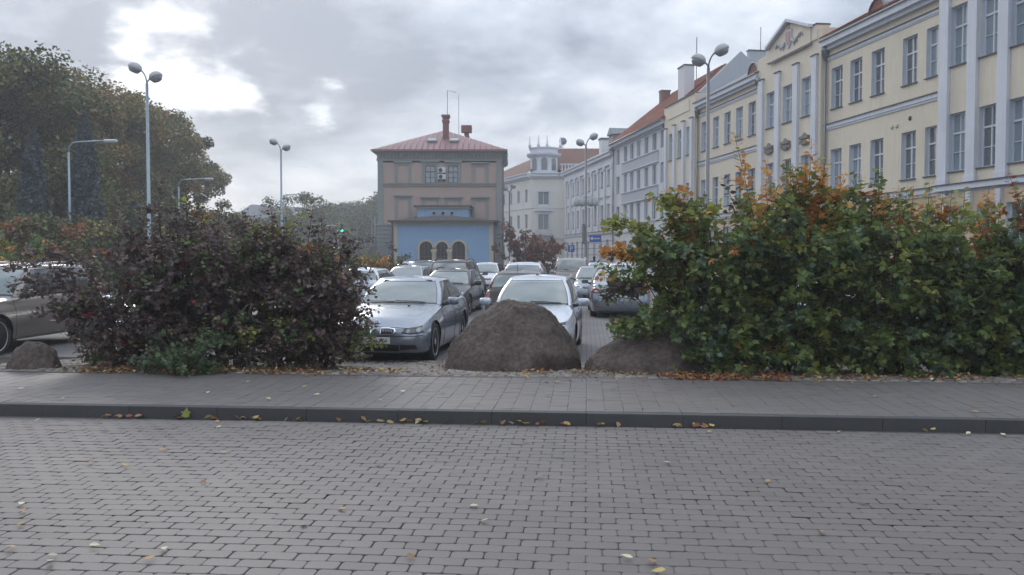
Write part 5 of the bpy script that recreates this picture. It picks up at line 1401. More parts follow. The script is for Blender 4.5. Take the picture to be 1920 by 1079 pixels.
def make_tree(x, y, h, rad, label, pal, wts, n=15000, size=.26, trunk_h=.22, seed=1, z0=Z_LOT, name='tree', shape='round', group=None, cat='tree', low=.12):
    g = np.random.default_rng(seed); r_ = random.Random(seed)
    o = empty(name, (x, y, z0)); tag(o, label, cat, group)
    mb = MB(); th = h*trunk_h; tr = h*.022
    top = Vector((r_.uniform(-.3,.3), r_.uniform(-.3,.3), h*.80))
    mb.tube([(0,0,-.2),(0,0,.3),(top.x*.3,top.y*.3,th),(top.x*.6,top.y*.6,h*.5),(top.x,top.y,h*.8)], [tr*1.5,tr*1.1,tr,tr*.6,tr*.2], 9)
    mb.build('trunk', m_bark, o)
    nc = int(22 + rad*rad*2.2); C_ = []; lb = MB()
    for i in range(nc):
        u = g.uniform(-1, 1); a = g.uniform(0, 2*math.pi); rr = g.uniform(.45, 1)**.4
        zz = u
        if shape == 'round': prof = math.sqrt(max(0, 1-zz*zz))**.75
        else: prof = (1-zz)*.5*1.1+.06
        lobes = 1 + .16*math.sin(3*a + seed) + .12*math.sin(5*a + 2*seed + 3*zz)
        c = Vector((rad*prof*rr*lobes*math.cos(a), rad*prof*rr*lobes*math.sin(a), h*low + (h*(1-low))*(zz*.5+.5) * (.93 + .07*lobes)))
        if i % 7 == 3: c = Vector((c.x*1.13, c.y*1.13, c.z*1.0 + (h*.045 if c.z > h*.6 else 0)))
        C_.append(c)
        if i % 2 == 0:
            s = Vector((top.x*.5, top.y*.5, max(th*.8, min(h*.75, c.z - .55*math.hypot(c.x, c.y)))))
            m_ = (s+c)/2 + Vector((0, 0, -.04*h*.3))
            lb.tube([s, m_, c], [tr*.34, tr*.2, tr*.06], 5, cap=False)
    lb.build('limb', m_bark, o); 
    C_ = np.array(C_); sg = rad*.115 + .22
    csz = g.uniform(.65, 1.3, nc)
    ci = g.integers(0, nc, n); off = g.normal(size=(n, 3)); off /= np.linalg.norm(off, axis=1, keepdims=True)
    off *= (g.random(n)**.38)[:, None] * np.array([sg, sg, sg*.72]) * 1.45 * csz[ci][:, None]; off += g.normal(0, .07, (n, 3))
    P = C_[ci] + off
    w = np.array(wts, float); w /= w.sum()
    cm = g.choice(len(pal), nc, p=w); mi = np.where(g.random(n) < .68, cm[ci], g.choice(len(pal), n, p=w))
    P[:, 2] = np.maximum(P[:, 2], h*.02)
    me = leaves_mesh('crown', P, size*g.uniform(.6, 1.35, n)*csz[ci]**.5, rand_rot(n, updir=.4, g=g), QUAD, mi, pal)
    cr = link_mesh('crown', me, None, o)
    cr['kind'] = 'stuff'
    return o

# the line of big limes on the left, going away
TP = [T_GREEN, T_OLIVE, T_RUST, T_DARK]
rows = [(-60, 80, 52, 6.6), (20, 112, 57, 6.0), (100, 150, 62, 6.2), (160, 160, 67, 6.0), (215, 184, 72, 5.8), (262, 186, 78, 5.4), (305, 222, 85, 4.9), (342, 285, 92, 4.3)]
names = ['olive lime tree at the far left edge, the tallest of the row', 'big olive-brown lime tree behind the left spruce', 'broad lime tree above the bluish spruces', 'lime tree with rusty leaves behind the single-arm lamp', 'lime tree just left of the tall twin-headed lamp', 'lime tree right behind the tall twin-headed lamp post', 'rusty lime tree right of the tall twin-headed lamp', 'last and lowest lime tree of the left row']
for i, (px, py, Y, rad) in enumerate(rows):
    X = (px-960)/FPX*Y; h = CAM_H + (480-py)*Y/FPX - Z_LOT
    make_tree(X, Y, h*.955, rad, names[i], TP, [(.5,.3,.02,.2),(.45,.4,.05,.1),(.3,.38,.28,.06),(.25,.38,.32,.05),(.35,.4,.2,.06),(.25,.4,.3,.06),(.3,.4,.26,.06),(.45,.35,.12,.08)][i], n=34000 if i < 7 else 20000, size=.235, seed=20+i, group='lime trees along the left side', low=.06)
m_bluespruce = leaf_mat('needle_pale_blue', (0.095, 0.118, 0.122), .05, .7, .3, .3)
def spruce(px, py, Y, rad, label, seed):
    g = np.random.default_rng(seed); X = (px-960)/FPX*Y; h = CAM_H+(480-py)*Y/FPX-Z_LOT
    o = empty('spruce', (X, Y, Z_LOT)); tag(o, label, 'tree', 'blue spruces in front of the limes')
    mb = MB(); mb.tube([(0,0,-.2),(0,0,h*.97)], [.18,.02], 8); mb.build('trunk', m_bark, o)
    n = 15000; z = g.random(n)**.8*h*.97+h*.03; lay = np.floor(z/.75); a = g.uniform(0, 2*math.pi, n)
    br = ((lay*37+np.floor(a/(2*math.pi)*9)*17) % 7)/7
    rmax = rad*(1-(z/h))**.55*(.72+.38*br); rr = rmax*g.random(n)**.45
    P = np.stack([rr*np.cos(a), rr*np.sin(a), z - rr*.35], 1)
    me = leaves_mesh('crown', P, .20*g.uniform(.6,1.4,n), rand_rot(n, updir=.2, g=g), QUAD, (g.random(n)<.3).astype(int), [m_bluespruce, T_BLUE])
    link_mesh('crown', me, None, o)['kind'] = 'stuff'
spruce(66, 248, 48, 1.35, 'slim blue spruce nearest the left edge', 3); spruce(163, 218, 50, 1.45, 'taller blue spruce behind the single-arm lamp post', 4)
spruce(252, 380, 47, 1.0, 'short blue spruce left of the tall twin-headed lamp post', 5)
# feathery willow at the end of the row
make_tree((395-960)/FPX*72, 72, 5.6, 2.9, 'pale feathery willow with bare branches at the end of the tree row', [T_PALE, T_OLIVE], (.6,.4), n=3800, size=.16, seed=77, name='willow', low=.25)
# undergrowth below the limes
UG = [((-20, 395, 42, 2.6), [T_DARK, T_GREEN], 'dark round bush under the leftmost lime'), ((60, 415, 40, 2.4), [T_GREEN, T_DARK, L_RUST], 'green and orange bush behind the brown car'), ((215, 400, 46, 2.4), [T_DARK, T_OLIVE], 'dark bush at the foot of the spruces'), ((330, 405, 50, 2.6), [T_DARK, L_PLUM], 'dark bush right of the tall lamp'), ((425, 404, 60, 2.6), [T_DARK, T_OLIVE], 'low dark tree at the end of the row'), ((470, 416, 85, 4.2), [T_DARK, T_GREEN], 'bushy tree below the long grey roof')]
for i, ((px, py, Y, rad), pal, lab) in enumerate(UG):
    X = (px-960)/FPX*Y; h = CAM_H+(480-py)*Y/FPX-Z_LOT
    make_tree(X, Y, h, rad, lab, pal, [1]*len(pal), n=5000, size=.20, seed=40+i, name='bush', low=.02, cat='bush', trunk_h=.1)
# wooded slopes beyond
for i, (px, py, Y, rad, lab) in enumerate([(568, 372, 130, 5.2, 'rounded tree beyond the second twin lamp'), (520, 410, 120, 4.0, 'low tree below the long grey building'), (605, 388, 150, 5.5, 'dark tree between the masts and the hill')]):
    X = (px-960)/FPX*Y; h = CAM_H+(480-py)*Y/FPX-Z_LOT
    make_tree(X, Y, h, rad, lab, [T_DARK, T_GREEN], (.6,.4), n=6000, size=.34, seed=60+i, low=.0)
def hill():
    g = np.random.default_rng(5)
    prof = [(380, 415), (440, 412), (520, 412), (600, 396), (628, 380), (650, 376), (690, 370), (720, 352), (800, 330), (900, 345), (1000, 400)]
    Y = 200.0; V = []; F = []; n = 44; rows_ = 5
    ys = [140, 165, 200, 230, 260]; k_ = [0, .5, .9, 1, .95]
    for j in range(rows_):
        for i in range(n+1):
            px = 380+620*i/n; py = np.interp(px, [p[0] for p in prof], [p[1] for p in prof]); z = CAM_H+(480-py)*Y/FPX - 4
            V.append(((px-960)/FPX*Y*1.0, ys[j], Z_LOT - .2 + (z)*k_[j] + g.normal(0,.3)))
    for j in range(rows_-1):
        for i in range(n): F.append([j*(n+1)+i, j*(n+1)+i+1, (j+1)*(n+1)+i+1, (j+1)*(n+1)+i])
    me = mesh_np('hill', V, F, smooth=True); me.materials.append(mat('hill_earth', (.035,.04,.02), .95, noise=.3, nscale=.5)); o = link_mesh('hill', me); tag(o, kind='structure')
    N = 60000; nc = 420
    i_ = g.uniform(0, 1, nc); px = 380+620*i_; Yc = 145+g.random(nc)*70
    py = np.interp(px, [p[0] for p in prof], [p[1] for p in prof]); zt = CAM_H+(480-py)*Y/FPX-3.5
    kz = np.interp(Yc, ys, k_); C_ = np.stack([(px-960)/FPX*Y, Yc, zt*kz + g.uniform(.5, 3.0, nc)], 1)
    ci = g.integers(0, nc, N); d = g.normal(size=(N,3)); d /= np.linalg.norm(d, axis=1, keepdims=True)
    P = C_[ci] + d*np.array([2.3,2.3,2.0])*g.uniform(.75,1.1,(N,1)); cm = g.choice(4, nc, p=[.4,.3,.2,.1])
    me = leaves_mesh('woodland', P, .50*g.uniform(.6,1.4,N), rand_rot(N, updir=.4, g=g), QUAD, cm[ci], [leaf_mat('far_wood_dark', (.045,.055,.026), .1, .7, .2), leaf_mat('far_wood_green', (.07,.08,.032), .1, .7, .2), leaf_mat('far_wood_olive', (.09,.085,.032), .1, .7, .2), T_DARK])
    w = link_mesh('woodland', me); tag(w, 'dark wooded hillside left of the beige house', 'woodland', kind='stuff')
hill()

# ---- leafy shrubs with real stems
def make_shrub(x, y, z, h, rx, ry, label, pal, n_leaf, size, seed, group, parts=110, shoots=(), shootpal=None, tpl=MAPLE, lean=(0, 0), topfn=None, cat='shrub', toppal=None, n_stem=26, extra=()):
    """pal: list of (material, weight); toppal the same for the upper third; shoots: (dx, dy, height)"""
    g = np.random.default_rng(seed); r_ = random.Random(seed)
    o = empty('shrub', (x, y, z)); tag(o, label, cat, group)
    mats = [m for m, w in pal]; W_ = np.array([w for m, w in pal], float); W_ /= W_.sum()
    tp = toppal or pal
    for m, w in tp:
        if m not in mats: mats.append(m)
    for m in (shootpal or []):
        if m not in mats: mats.append(m)
    T_ = np.array([next((w for mm, w in tp if mm is m), 0) for m in mats], float); T_ /= T_.sum()
    Wf = np.array([next((w for mm, w in pal if mm is m), 0) for m in mats], float); Wf /= Wf.sum()
    sb = MB(); P = []; D = []; MI = []; SZ = []
    def twig(p, d, L_, nl, top, mfix=None, draw=True):
        d = d.normalized(); q = p.copy(); pts = [q.copy()]
        pm_ = T_ if top else Wf
        own = int(g.choice(len(mats), p=pm_)) if mfix is None else mfix
        for k in range(nl):
            q = q + d*(L_/nl); d = (d + Vector((g.normal(0,.06), g.normal(0,.06), -.025 if L_ < .8 else .0))).normalized()
            a = d.orthogonal().normalized(); a = Matrix.Rotation(k*2.4 + g.uniform(0,.6), 3, d) @ a
            for s_ in (1, -1):
                ld = (a*s_ + d*.45 + Vector((0,0,-.18))).normalized()
                P.append(q + ld*.015); D.append(ld); SZ.append(g.uniform(.62,1.2)*(1 - .35*(k/nl)**2)); MI.append(own if g.random() < .8 else int(g.choice(len(mats), p=pm_)))
            pts.append(q.copy())
        if draw: sb.tube([pts[0], pts[len(pts)//2], pts[-1]], [.006,.005,.002], 4, cap=False, smooth=False)
    total = 0; ntw = int(n_leaf/16)
    stems = []
    for k in range(n_stem):
        a = 2*math.pi*k/n_stem + g.uniform(-.2,.2); rr = g.uniform(.15,1)**.6
        tx = rx*rr*math.cos(a) + lean[0]*rr; ty = ry*rr*math.sin(a) + lean[1]*rr
        hh = h*(1-.34*rr**2.4)*g.uniform(.66,1.12)
        if topfn: hh *= topfn(tx)
        bp = Vector((math.cos(a)*.14*rr*2*min(1,rx), math.sin(a)*.12*rr*2, 0))
        c1 = bp + Vector((tx*.25, ty*.25, hh*.45)); c2 = Vector((tx*.8, ty*.8, hh*.85)); e = Vector((tx, ty, hh))
        pts = []
        for t in np.linspace(0, 1, 8): pts.append(bp*(1-t)**3 + c1*3*t*(1-t)**2 + c2*3*t*t*(1-t) + e*t**3)
        stems.append(pts); sb.tube(pts, [.010,.0095,.009,.008,.007,.006,.004,.003], 5, cap=False)
    for k in range(ntw):
        pts = stems[r_.randrange(len(stems))]; t = g.uniform(.03,1)**.85*6.98; i = int(t); f = t-i
        p = pts[i].lerp(pts[i+1], f); u = g.normal(size=3)
        out = Vector((p.x/max(rx,.3), p.y/max(ry,.3), 0))*.9
        d = out + Vector((u[0]*.75, u[1]*.75, u[2]*.35 + .34))
        twig(p, d, g.uniform(.22,.55), 8, p.z > h*.84)
    for k in range(int(ntw*.22)):           # the skirt of low twigs that hides the stems
        a = g.uniform(0, 2*math.pi); q_ = g.uniform(.45, .95); zz = h*g.uniform(.03, .34)
        p = Vector((rx*q_*math.cos(a)*(.75+.25*zz/h*3), ry*q_*math.sin(a)*(.8+.2*zz/h*3), zz)); twig(p, Vector((math.cos(a), math.sin(a), g.normal(.0,.3))), g.uniform(.2,.45), 8, False)
    for s_ in shoots:
        dx, dy, hh = s_[:3]; b_ = Vector((dx*.55, dy*.6, h*.55)); e = Vector((dx, dy, hh))
        lean_ = e + Vector((s_[3] if len(s_) > 3 else .05, 0, 0))
        pts = [b_, b_.lerp(e, .5)+Vector((.03,0,.05)), e.lerp(e, 1), lean_+Vector((0,0,.0))]
        pts = [b_.lerp(e, t) + Vector(((lean_.x-e.x)*t*t, 0, 0)) for t in np.linspace(0,1,7)]
        sb.tube(pts, [.010,.009,.008,.006,.005,.004,.002], 5, cap=False)
        mi_s = mats.index(shootpal[r_.randrange(len(shootpal))]) if shootpal else None
        if len(s_) > 4 and s_[4] is not None: mi_s = mats.index(s_[4])
        L_ = (e-b_).length; nn = int(L_/.055)
        for k in range(nn):
            t = k/nn; q = b_.lerp(e, t) + Vector(((lean_.x-e.x)*t*t,0,0)); a = k*2.2+g.uniform(-.3,.3)
            for sgn in (1,-1):
                ld = Vector((math.cos(a)*sgn, math.sin(a)*sgn, .30)).normalized()
                P.append(q+ld*.03); D.append(ld); SZ.append(1.15*(1-.45*t**3)*g.uniform(.8,1.15)); MI.append(mi_s if mi_s is not None and g.random() < .85 else int(g.choice(len(mats), p=T_)))
            if k % 4 == 1 and t < .7: twig(q, Vector((math.cos(a), math.sin(a), .8)), .28, 4, True, mi_s)
    for ex in extra:     # (start, end, material): drooping side branch
        a_, b_, mm = ex; a_ = Vector(a_); b_ = Vector(b_); pts = [a_.lerp(b_, t) + Vector((0,0,.10*math.sin(math.pi*t))) for t in np.linspace(0,1,6)]
        sb.tube(pts, [.011,.009,.007,.005,.004,.002], 5, cap=False)
        for k in range(16):
            t = .15+.85*k/16; q = a_.lerp(b_, t)+Vector((0,0,.10*math.sin(math.pi*t)))
            twig(q, (b_-a_).normalized()*.5 + Vector((g.normal(0,.5), g.normal(0,.5), g.normal(.1,.3))), .22, 4, False, mats.index(mm) if mm in mats else None)
    P = np.array([list(p) for p in P]); D = np.array([list(d) for d in D]); MI = np.array(MI); SZ = np.array(SZ)*size
    P[:,2] = np.maximum(P[:,2], .03)
    # leaf frame: y along the leaf, normal leaning up
    up = np.tile(np.array([[0,0,1.]]), (len(P),1)) + g.normal(0,.38,(len(P),3))
    D += g.normal(0,.22,D.shape); D /= np.linalg.norm(D,axis=1,keepdims=True)
    zn = up - (up*D).sum(1,keepdims=True)*D; zn /= np.linalg.norm(zn,axis=1,keepdims=True); xn = np.cross(D, zn)
    ROT = np.stack([xn, D, zn], 2)
    # the leaves that show largest (outermost towards the viewer, and the top shoots) are parts of their own
    toward = -P[:,1]*1.0 + P[:,2]*.45 + g.normal(0,.12,len(P)) + np.abs(P[:,0])*.15
    order = np.argsort(-toward); pi = order[:parts]; mask = np.ones(len(P), bool); mask[pi] = False
    st = sb.build('stems', m_twig, o); tag(st, kind='stuff')
    me = leaves_mesh('foliage', P[mask], SZ[mask], ROT[mask], tpl, MI[mask], mats); fo = link_mesh('foliage', me, None, o); tag(fo, kind='stuff')
    cache = make_shrub.cache
    for i in pi:
        m_ = mats[MI[i]]; key = (m_.name, id(tpl))
        if key not in cache:
            lm = mesh_np('leaf', tpl[0], tpl[1]); lm.materials.append(m_); cache[key] = lm
        l = bpy.data.objects.new('leaf', cache[key]); COL.objects.link(l); l.parent = o
        M4 = Matrix(ROT[i].tolist()).to_4x4() @ Matrix.Scale(float(SZ[i]), 4); M4.translation = Vector(P[i].tolist()); l.matrix_basis = M4
    return o
make_shrub.cache = {}
L_OLIVE = leaf_mat('leaf_olive', (0.17, 0.17, 0.045))
L_BROWNP = leaf_mat('leaf_brown_purple', (0.165, 0.12, 0.088), .15, .4, .5)
GP = [(L_GREEN, 5), (L_DGREEN, 2.4), (L_BGREEN, 1.6), (L_YGREEN, .9)]
GT = [(L_GREEN, 4), (L_ORANGE, 1.7), (L_YGREEN, 2.2), (L_RUST, .35), (L_OLIVE, 1.2)]
PP = [(L_PURPLE, 5), (L_PLUM, 2), (L_DGREEN, 1.6), (L_RED, .10), (L_BROWNP, 2.6)]
PT = [(L_PURPLE, 6), (L_PLUM, 2), (L_RUST, .3)]
zs_ = strip_z_at
GRP_R = 'green maple-leaved shrubs in the strip right of the boulders'; GRP_L = 'dark purple shrubs in the strip left of the boulders'
# right-hand group
RS = [
 (2.90, 12.65, 2.50, 1.34, 1.0, 'green shrub with an orange upper edge overhanging the right boulder', 8200, [(-.55,-.1,2.75,-.12,L_ORANGE),(-.15,.1,2.55,.1,L_PURPLE),(-.95,0,2.35,-.3,L_RUST)], [((-.75,-.35,.75),(-1.30,-.35,.62),L_GREEN),((-.9,-.3,1.6),(-1.45,-.2,1.72),L_ORANGE),((-.85,-.4,1.25),(-1.5,-.3,1.15),L_PURPLE),((-.8,-.4,1.9),(-1.45,-.3,2.15),L_YGREEN),((.1,-.5,.9),(-.25,-1.0,.12),L_BGREEN),((.3,-.5,1.0),(.35,-1.1,.10),L_GREEN)]),
 (4.25, 12.6, 2.80, 1.0, 1.10, 'green shrub with the tallest orange shoot, second from the right boulder', 7200, [(-.95,0,3.60,-.05,L_ORANGE),(-1.05,.1,2.95,-.1,L_PURPLE),(-.55,.1,2.85,.05,L_ORANGE),(.15,0,3.50,.0,L_ORANGE),(.0,.2,2.9,.1,L_GREEN),(.32,0,3.25,.05,L_ORANGE),(-.12,.1,3.2,-.08,L_OLIVE),(.55,0,3.0,.1,L_ORANGE)], ()),
 (5.45, 12.5, 2.62, 1.0, 1.1, 'green shrub in the middle of the right group, its top mixed green and rust', 6800, [(-.55,0,2.95,.2,L_GREEN),(.05,.1,2.8,.2,L_ORANGE),(-.15,0,3.05,.05,L_DGREEN)], ()),
 (6.65, 12.55, 2.4, 1.0, .95, 'green shrub with a loose orange crown in front of the yellow house', 6600, [(-.35,0,2.75,.15,L_YGREEN),(.25,0,2.8,.1,L_ORANGE),(.5,.1,2.7,-.1,L_RUST)], ()),
 (7.80, 12.45, 2.35, 1.0, .95, 'green shrub at the right edge with a red-tipped arching shoot', 5600, [(-.3,0,3.0,-.3,L_RUST),(.3,0,2.8,.1,L_ORANGE)], ()),
]
for i, (x, y, h, rx, ry, lab, n, sh, ex) in enumerate(RS):
    rs_ = random.Random(900+i)
    for k in range(6): sh.append((rs_.uniform(-rx*.9, rx*.9), rs_.uniform(-.3,.3), h + rs_.uniform(.12,.42), rs_.uniform(-.22,.22), rs_.choice([L_GREEN, L_YGREEN, L_OLIVE, L_ORANGE, L_GREEN])))
    z = zs_(x, y); make_shrub(x, y, z, h, rx, ry, lab, GP + ([(L_PURPLE, .3), (L_ORANGE, .2)] if i == 0 else []), n, .112, 100+i, GRP_R, parts=150, shoots=[(a,b,c-z,d,e) for a,b,c,d,e in sh], shootpal=[L_ORANGE,L_GREEN,L_PURPLE,L_DGREEN,L_RUST,L_YGREEN,L_OLIVE], toppal=GT, extra=ex)
LS = [
 (-5.72, 12.98, 1.95, .80, .75, 'leftmost purple shrub with arching branches over the brown car', 5000, [(.4,0,2.5,0,L_PURPLE)], [((-.5,-.3,1.35),(-1.75,-.3,1.50),L_PURPLE),((-.5,-.4,1.2),(-1.6,-.4,1.28),L_PURPLE),((-.5,-.4,.9),(-1.2,-.4,.82),L_PURPLE),((-.5,-.3,1.15),(-1.5,-.35,1.10),L_PURPLE),((-.4,-.3,1.5),(-1.55,-.2,1.72),L_PURPLE),((-.5,-.3,.9),(-.95,-.3,.75),L_PLUM)]),
 (-5.15, 12.9, 2.45, .9, .85, 'tall dark purple shrub in front of the lamp post, second from the left', 5600, [(-.2,0,2.65,0,L_PURPLE),(.3,0,2.5,.1,L_PURPLE)], ()),
 (-4.25, 12.9, 2.40, .9, .85, 'purple shrub with a few yellow leaves at its top, middle of the left group', 5600, [(.2,0,2.45,0,L_PURPLE)], ()),
 (-3.35, 12.9, 2.3, .85, .85, 'dark purple-green shrub with one thin tall shoot', 5600, [(.35,0,2.66,.02,L_PURPLE),(-.3,0,2.6,0,L_PLUM),(-.1,0,2.5,0,L_YGREEN)], ()),
 (-2.92, 12.9, 2.0, .68, .8, 'purple shrub with reddish lower leaves beside the silver-blue saloon', 5200, [(.0,0,2.15,.1,L_YGREEN)], [((.3,-.3,1.2),(.72,-.3,1.35),L_PURPLE),((.3,-.3,.5),(.86,-.35,.38),L_GREEN),((.3,-.3,.8),(.74,-.3,.75),L_PLUM)]),
]
for i, (x, y, h, rx, ry, lab, n, sh, ex) in enumerate(LS):
    rs_ = random.Random(950+i)
    if i: 
        for k in range(4): sh.append((rs_.uniform(-rx*.9, rx*.9), rs_.uniform(-.3,.3), h + rs_.uniform(.0,.25), rs_.uniform(-.2,.2), L_PURPLE))
    z = zs_(x, y); pal = list(PP)
    if i in (1, 4): pal = PP + [(L_RED, .18)]
    tp = list(PT)
    if i in (2, 3, 4): tp = PT + [(L_YGREEN, 1.4), (L_ORANGE, .7)]; pal = pal + [(L_YGREEN, .3), (L_GREEN, .9)]
    make_shrub(x, y, z, h, rx, ry, lab, pal, n, .080, 200+i, GRP_L, parts=130, shoots=[(a,b,c-z,d,e) for a,b,c,d,e in sh], shootpal=[L_PURPLE,L_PLUM,L_YGREEN], toppal=tp, extra=ex + (() if isinstance(ex, tuple) else []))
make_shrub(-4.65, 12.0, zs_(-4.65, 12.0), .62, .55, .35, 'low green shrublet at the foot of the purple shrubs', [(L_DGREEN, 3), (L_BGREEN, 2)], 900, .08, 300, 'low shrubs', parts=60, n_stem=12)
# shrubs standing out on the car park
def far_shrub(px, Y, h, rx, lab, pal, seed, n=3500, size=.15, tpl=SIMPLE):
    X = (px-960)/FPX*Y; make_shrub(X, Y, Z_LOT, h, rx, rx*.8, lab, pal, n, size, seed, 'shrubs in the car park islands', parts=0, tpl=tpl, n_stem=22)
far_shrub(985, 58, 3.9, 2.5, 'large dark red shrub in front of the cream corner building', [(L_PLUM, 3), (L_RUST, 1.6), (L_RED, .6), (L_PURPLE, 1)], 310, n=7500, size=.17)
far_shrub(1020, 56, 3.2, 1.3, 'smaller rust-red shrub right of the large dark red one', [(L_PLUM, 2), (L_RUST, 2)], 311, n=2500, size=.16)
far_shrub(700, 38, 1.9, 1.3, 'orange and green shrub left of the blue annex', [(L_ORANGE, 1.2), (L_GREEN, 2), (L_RUST, 1)], 312, n=3500)
far_shrub(655, 36, 1.9, 1.2, 'green and rust shrub behind the end of the purple shrubs', [(L_GREEN, 2), (L_RUST, 1), (L_ORANGE, .8)], 313, n=3000)
far_shrub(738, 42, 2.3, .9, 'thin purple shrub against the left end of the blue annex', [(L_PURPLE, 3), (L_PLUM, 1)], 314, n=1500)
far_shrub(30, 30, 2.5, 1.7, 'green shrub with orange tips behind the brown car', [(L_GREEN, 4), (L_DGREEN, 2), (L_YGREEN, .8), (L_ORANGE, .45)], 315, n=5000)
far_shrub(590, 40, 2.0, 1.6, 'dark shrub behind the purple shrubs', [(L_DGREEN, 3), (L_PLUM, 1)], 316, n=3000)
far_shrub(480, 42, 2.3, 2.0, 'dark green shrub far behind the purple shrubs', [(L_DGREEN, 3), (L_RUST, .6)], 317, n=3500)
# ------------------------------------------------------------ boulders
m_rock = mat('boulder_granite', (.105, .082, .070), .92, noise=.95, nscale=16, bump=1.0, bscale=14, stain=.5)
def noise3(p, s, seed=0):
    from mathutils import noise as nz
    return nz.noise(Vector(p)*s + Vector((seed*7.3, seed*3.1, seed*1.7)))
FACETS = [((-.45,-.60,.66), .76), ((.35,-.70,.62), .76), ((-.80,-.45,.40), .86), ((.75,-.45,.48), .87), ((0,-.92,.39), .70), ((.15,.6,.79), .85)]
def boulder(name, loc, w, d, h, label, seed, shape=None, rz=0, group='boulders along the edge of the car park'):
    bm = bmesh.new(); bmesh.ops.create_icosphere(bm, subdivisions=6, radius=1)
    for v in bm.verts:
        p = v.co.copy()
        if shape: x, y, z = shape(p)
        else:
            x, y, z = p.x*w/2, p.y*d/2, max(-.12, p.z)*h
        f = 1.02 + .035*noise3(p, 1.3, seed) + .075*(.42-abs(noise3(p, 1.9, seed)))*1.6 + .03*noise3(p, 6, seed) + .016*noise3(p, 15, seed) + .010*noise3(p, 34, seed)
        q = Vector((x, y, z))
        sc_ = 1 if shape else w/2
        for n_, d_ in (FACETS if shape else ()):
            n_ = Vector(n_).normalized()
            if not shape: n_ = Matrix.Rotation(seed, 3, 'Z') @ n_
            e_ = q.dot(n_) - d_*sc_*(1 if shape else .86)
            if e_ > 0 and z > 0: q -= n_*e_*.88
        v.co = Vector((q.x*f, q.y*f, q.z*(f if z > 0 else 1)))
    me = bpy.data.meshes.new(name); bm.to_mesh(me); bm.free()
    me.polygons.foreach_set("use_smooth", np.ones(len(me.polygons), dtype=bool)); me.materials.append(m_rock)
    o = link_mesh(name, me, None, None, loc, (0, 0, rz)); tag(o, label, 'boulder', group); return o
def big(p):
    # outline of the top seen from the road: long slope left, peak left of centre, shoulder, steeper right, undercut toe
    prof_x = [-1.0, -.90, -.76, -.46, -.22, -.08, .10, .30, .44, .56, .78, .95, 1.0]
    prof_z = [.32, .42, .58, .88, 1.04, 1.09, 1.03, 1.01, .97, .87, .62, .44, .34]
    z = p.z; X = p.x*.97
    top = float(np.interp(X/max(.35, math.sqrt(max(1e-4, 1-p.y*p.y*.8))), prof_x, prof_z))
    if z >= 0:
        q = z / max(1e-4, math.sqrt(max(1e-4, 1-p.x*p.x-p.y*p.y*.0)) ) if False else z
        r2 = min(1, math.hypot(p.x, p.y)); zz = top*.98*(1-r2**11)**.5 if r2 < 1 else 0
        zz *= (1-.28*abs(p.y)**2.2)
        zz = max(zz, 0.06*(1-r2))
    else: zz = -.15
    yy = p.y*.72; xx = X*1.02
    if z >= 0 and p.y < 0: yy += .14*smooth(zz/.9)*smooth(-p.y/.5)          # the front leans back towards the top
    if z >= 0 and p.y < 0: yy += .20*smooth((p.x-.15)/.35)*smooth((.34-zz)/.30)*smooth(-p.y/.3)      # undercut toe on the right
    return xx, yy, zz if z >= 0 else -.15*min(1, -z*4)
Pm = on_z(963, 690, .08)
boulder('boulder', (.02, 12.95, strip_z_at(0, 12.95) - .03), 0, 0, 0, 'big brown-grey pointed boulder in front of the two silver cars', 3, big)
boulder('boulder', (2.06, 12.5, strip_z_at(1.9, 12.6) - .05), 1.9, 1.2, .60, 'low rounded dark boulder half under the green shrubs', 5)
boulder('boulder', (-7.05, 12.55, strip_z_at(-7.0, 12.5) - .03), .72, .55, .42, 'small dark round boulder at the left by the brown car', 8)

# ------------------------------------------------------------ fallen leaves
LEAFM = {}
def curled(tpl, s, curl, m):
    V = tpl[0].copy(); V[:, 1] -= .5; V[:, 2] += curl*(V[:, 0]**2 + .7*V[:, 1]**2); me = mesh_np('fallen_leaf', V*s, tpl[1]); me.materials.append(m); return me
def spot(px):
    for lim, t in ((130, 'below the small dark boulder'), (370, 'near the left purple shrubs'), (640, 'near the right purple shrubs'), (840, 'below the silver-blue saloon'), (1095, 'below the big boulder'), (1290, 'below the low rounded boulder'), (1620, 'near the middle green shrubs')):
        if px < lim: return t
    return 'near the far right shrubs'
def fallen(px, py, z, m, size, label, group, tpl=SIMPLE):
    p = on_z(px, py, z); me = LEAFM.setdefault((m.name, id(tpl)), curled(tpl, 1, .55, m))
    o = link_mesh('fallen_leaf', me, None, None, (p.x, p.y, z + .012), (random.uniform(-.25,.25), random.uniform(-.25,.25), random.uniform(0,6.28)))
    o.scale = (size, size, size); tag(o, label, 'leaf', group); return o
road_l = [(40,948,0),(43,962,1),(40,986,2),(20,1029,1),(178,1026,0),(98,1045,0),(95,1056,0),(282,1050,2),(308,1033,0),(569,987,1),(770,1048,1),(888,952,0),(907,980,0),(985,829,0),(1617,946,2),(305,845,1),(168,870,2),(235,874,2),(382,907,3),(70,790,0),(160,792,0),(190,792,1),(195,809,0),(262,808,0),(410,803,0),(455,804,1),(408,793,1),(1330,812,2),(1573,812,0),(1815,815,0),(1880,817,0),(1700,803,2),(420,850,1),(640,958,2),(1010,896,2),(1440,905,2),(1250,870,0),(710,873,3),(1540,1000,2)]
for px, py, k in road_l:
    fallen(px, py, .004, (L_PALE, L_TAN, L_TAN, L_RUST)[k], .060 + .016*random.random(), ('small pale yellow fallen leaf lying loose on the block-paved road', 'small tan fallen leaf lying loose on the block-paved road', 'small tan fallen leaf lying loose on the block-paved road', 'small rust-red fallen leaf on the block-paved road')[k].replace('lying loose on the block-paved road', ('by the kerb ' if py < 820 else 'halfway across the road ' if py < 940 else 'low in the picture ') + spot(px)), 'loose fallen leaves on the road')
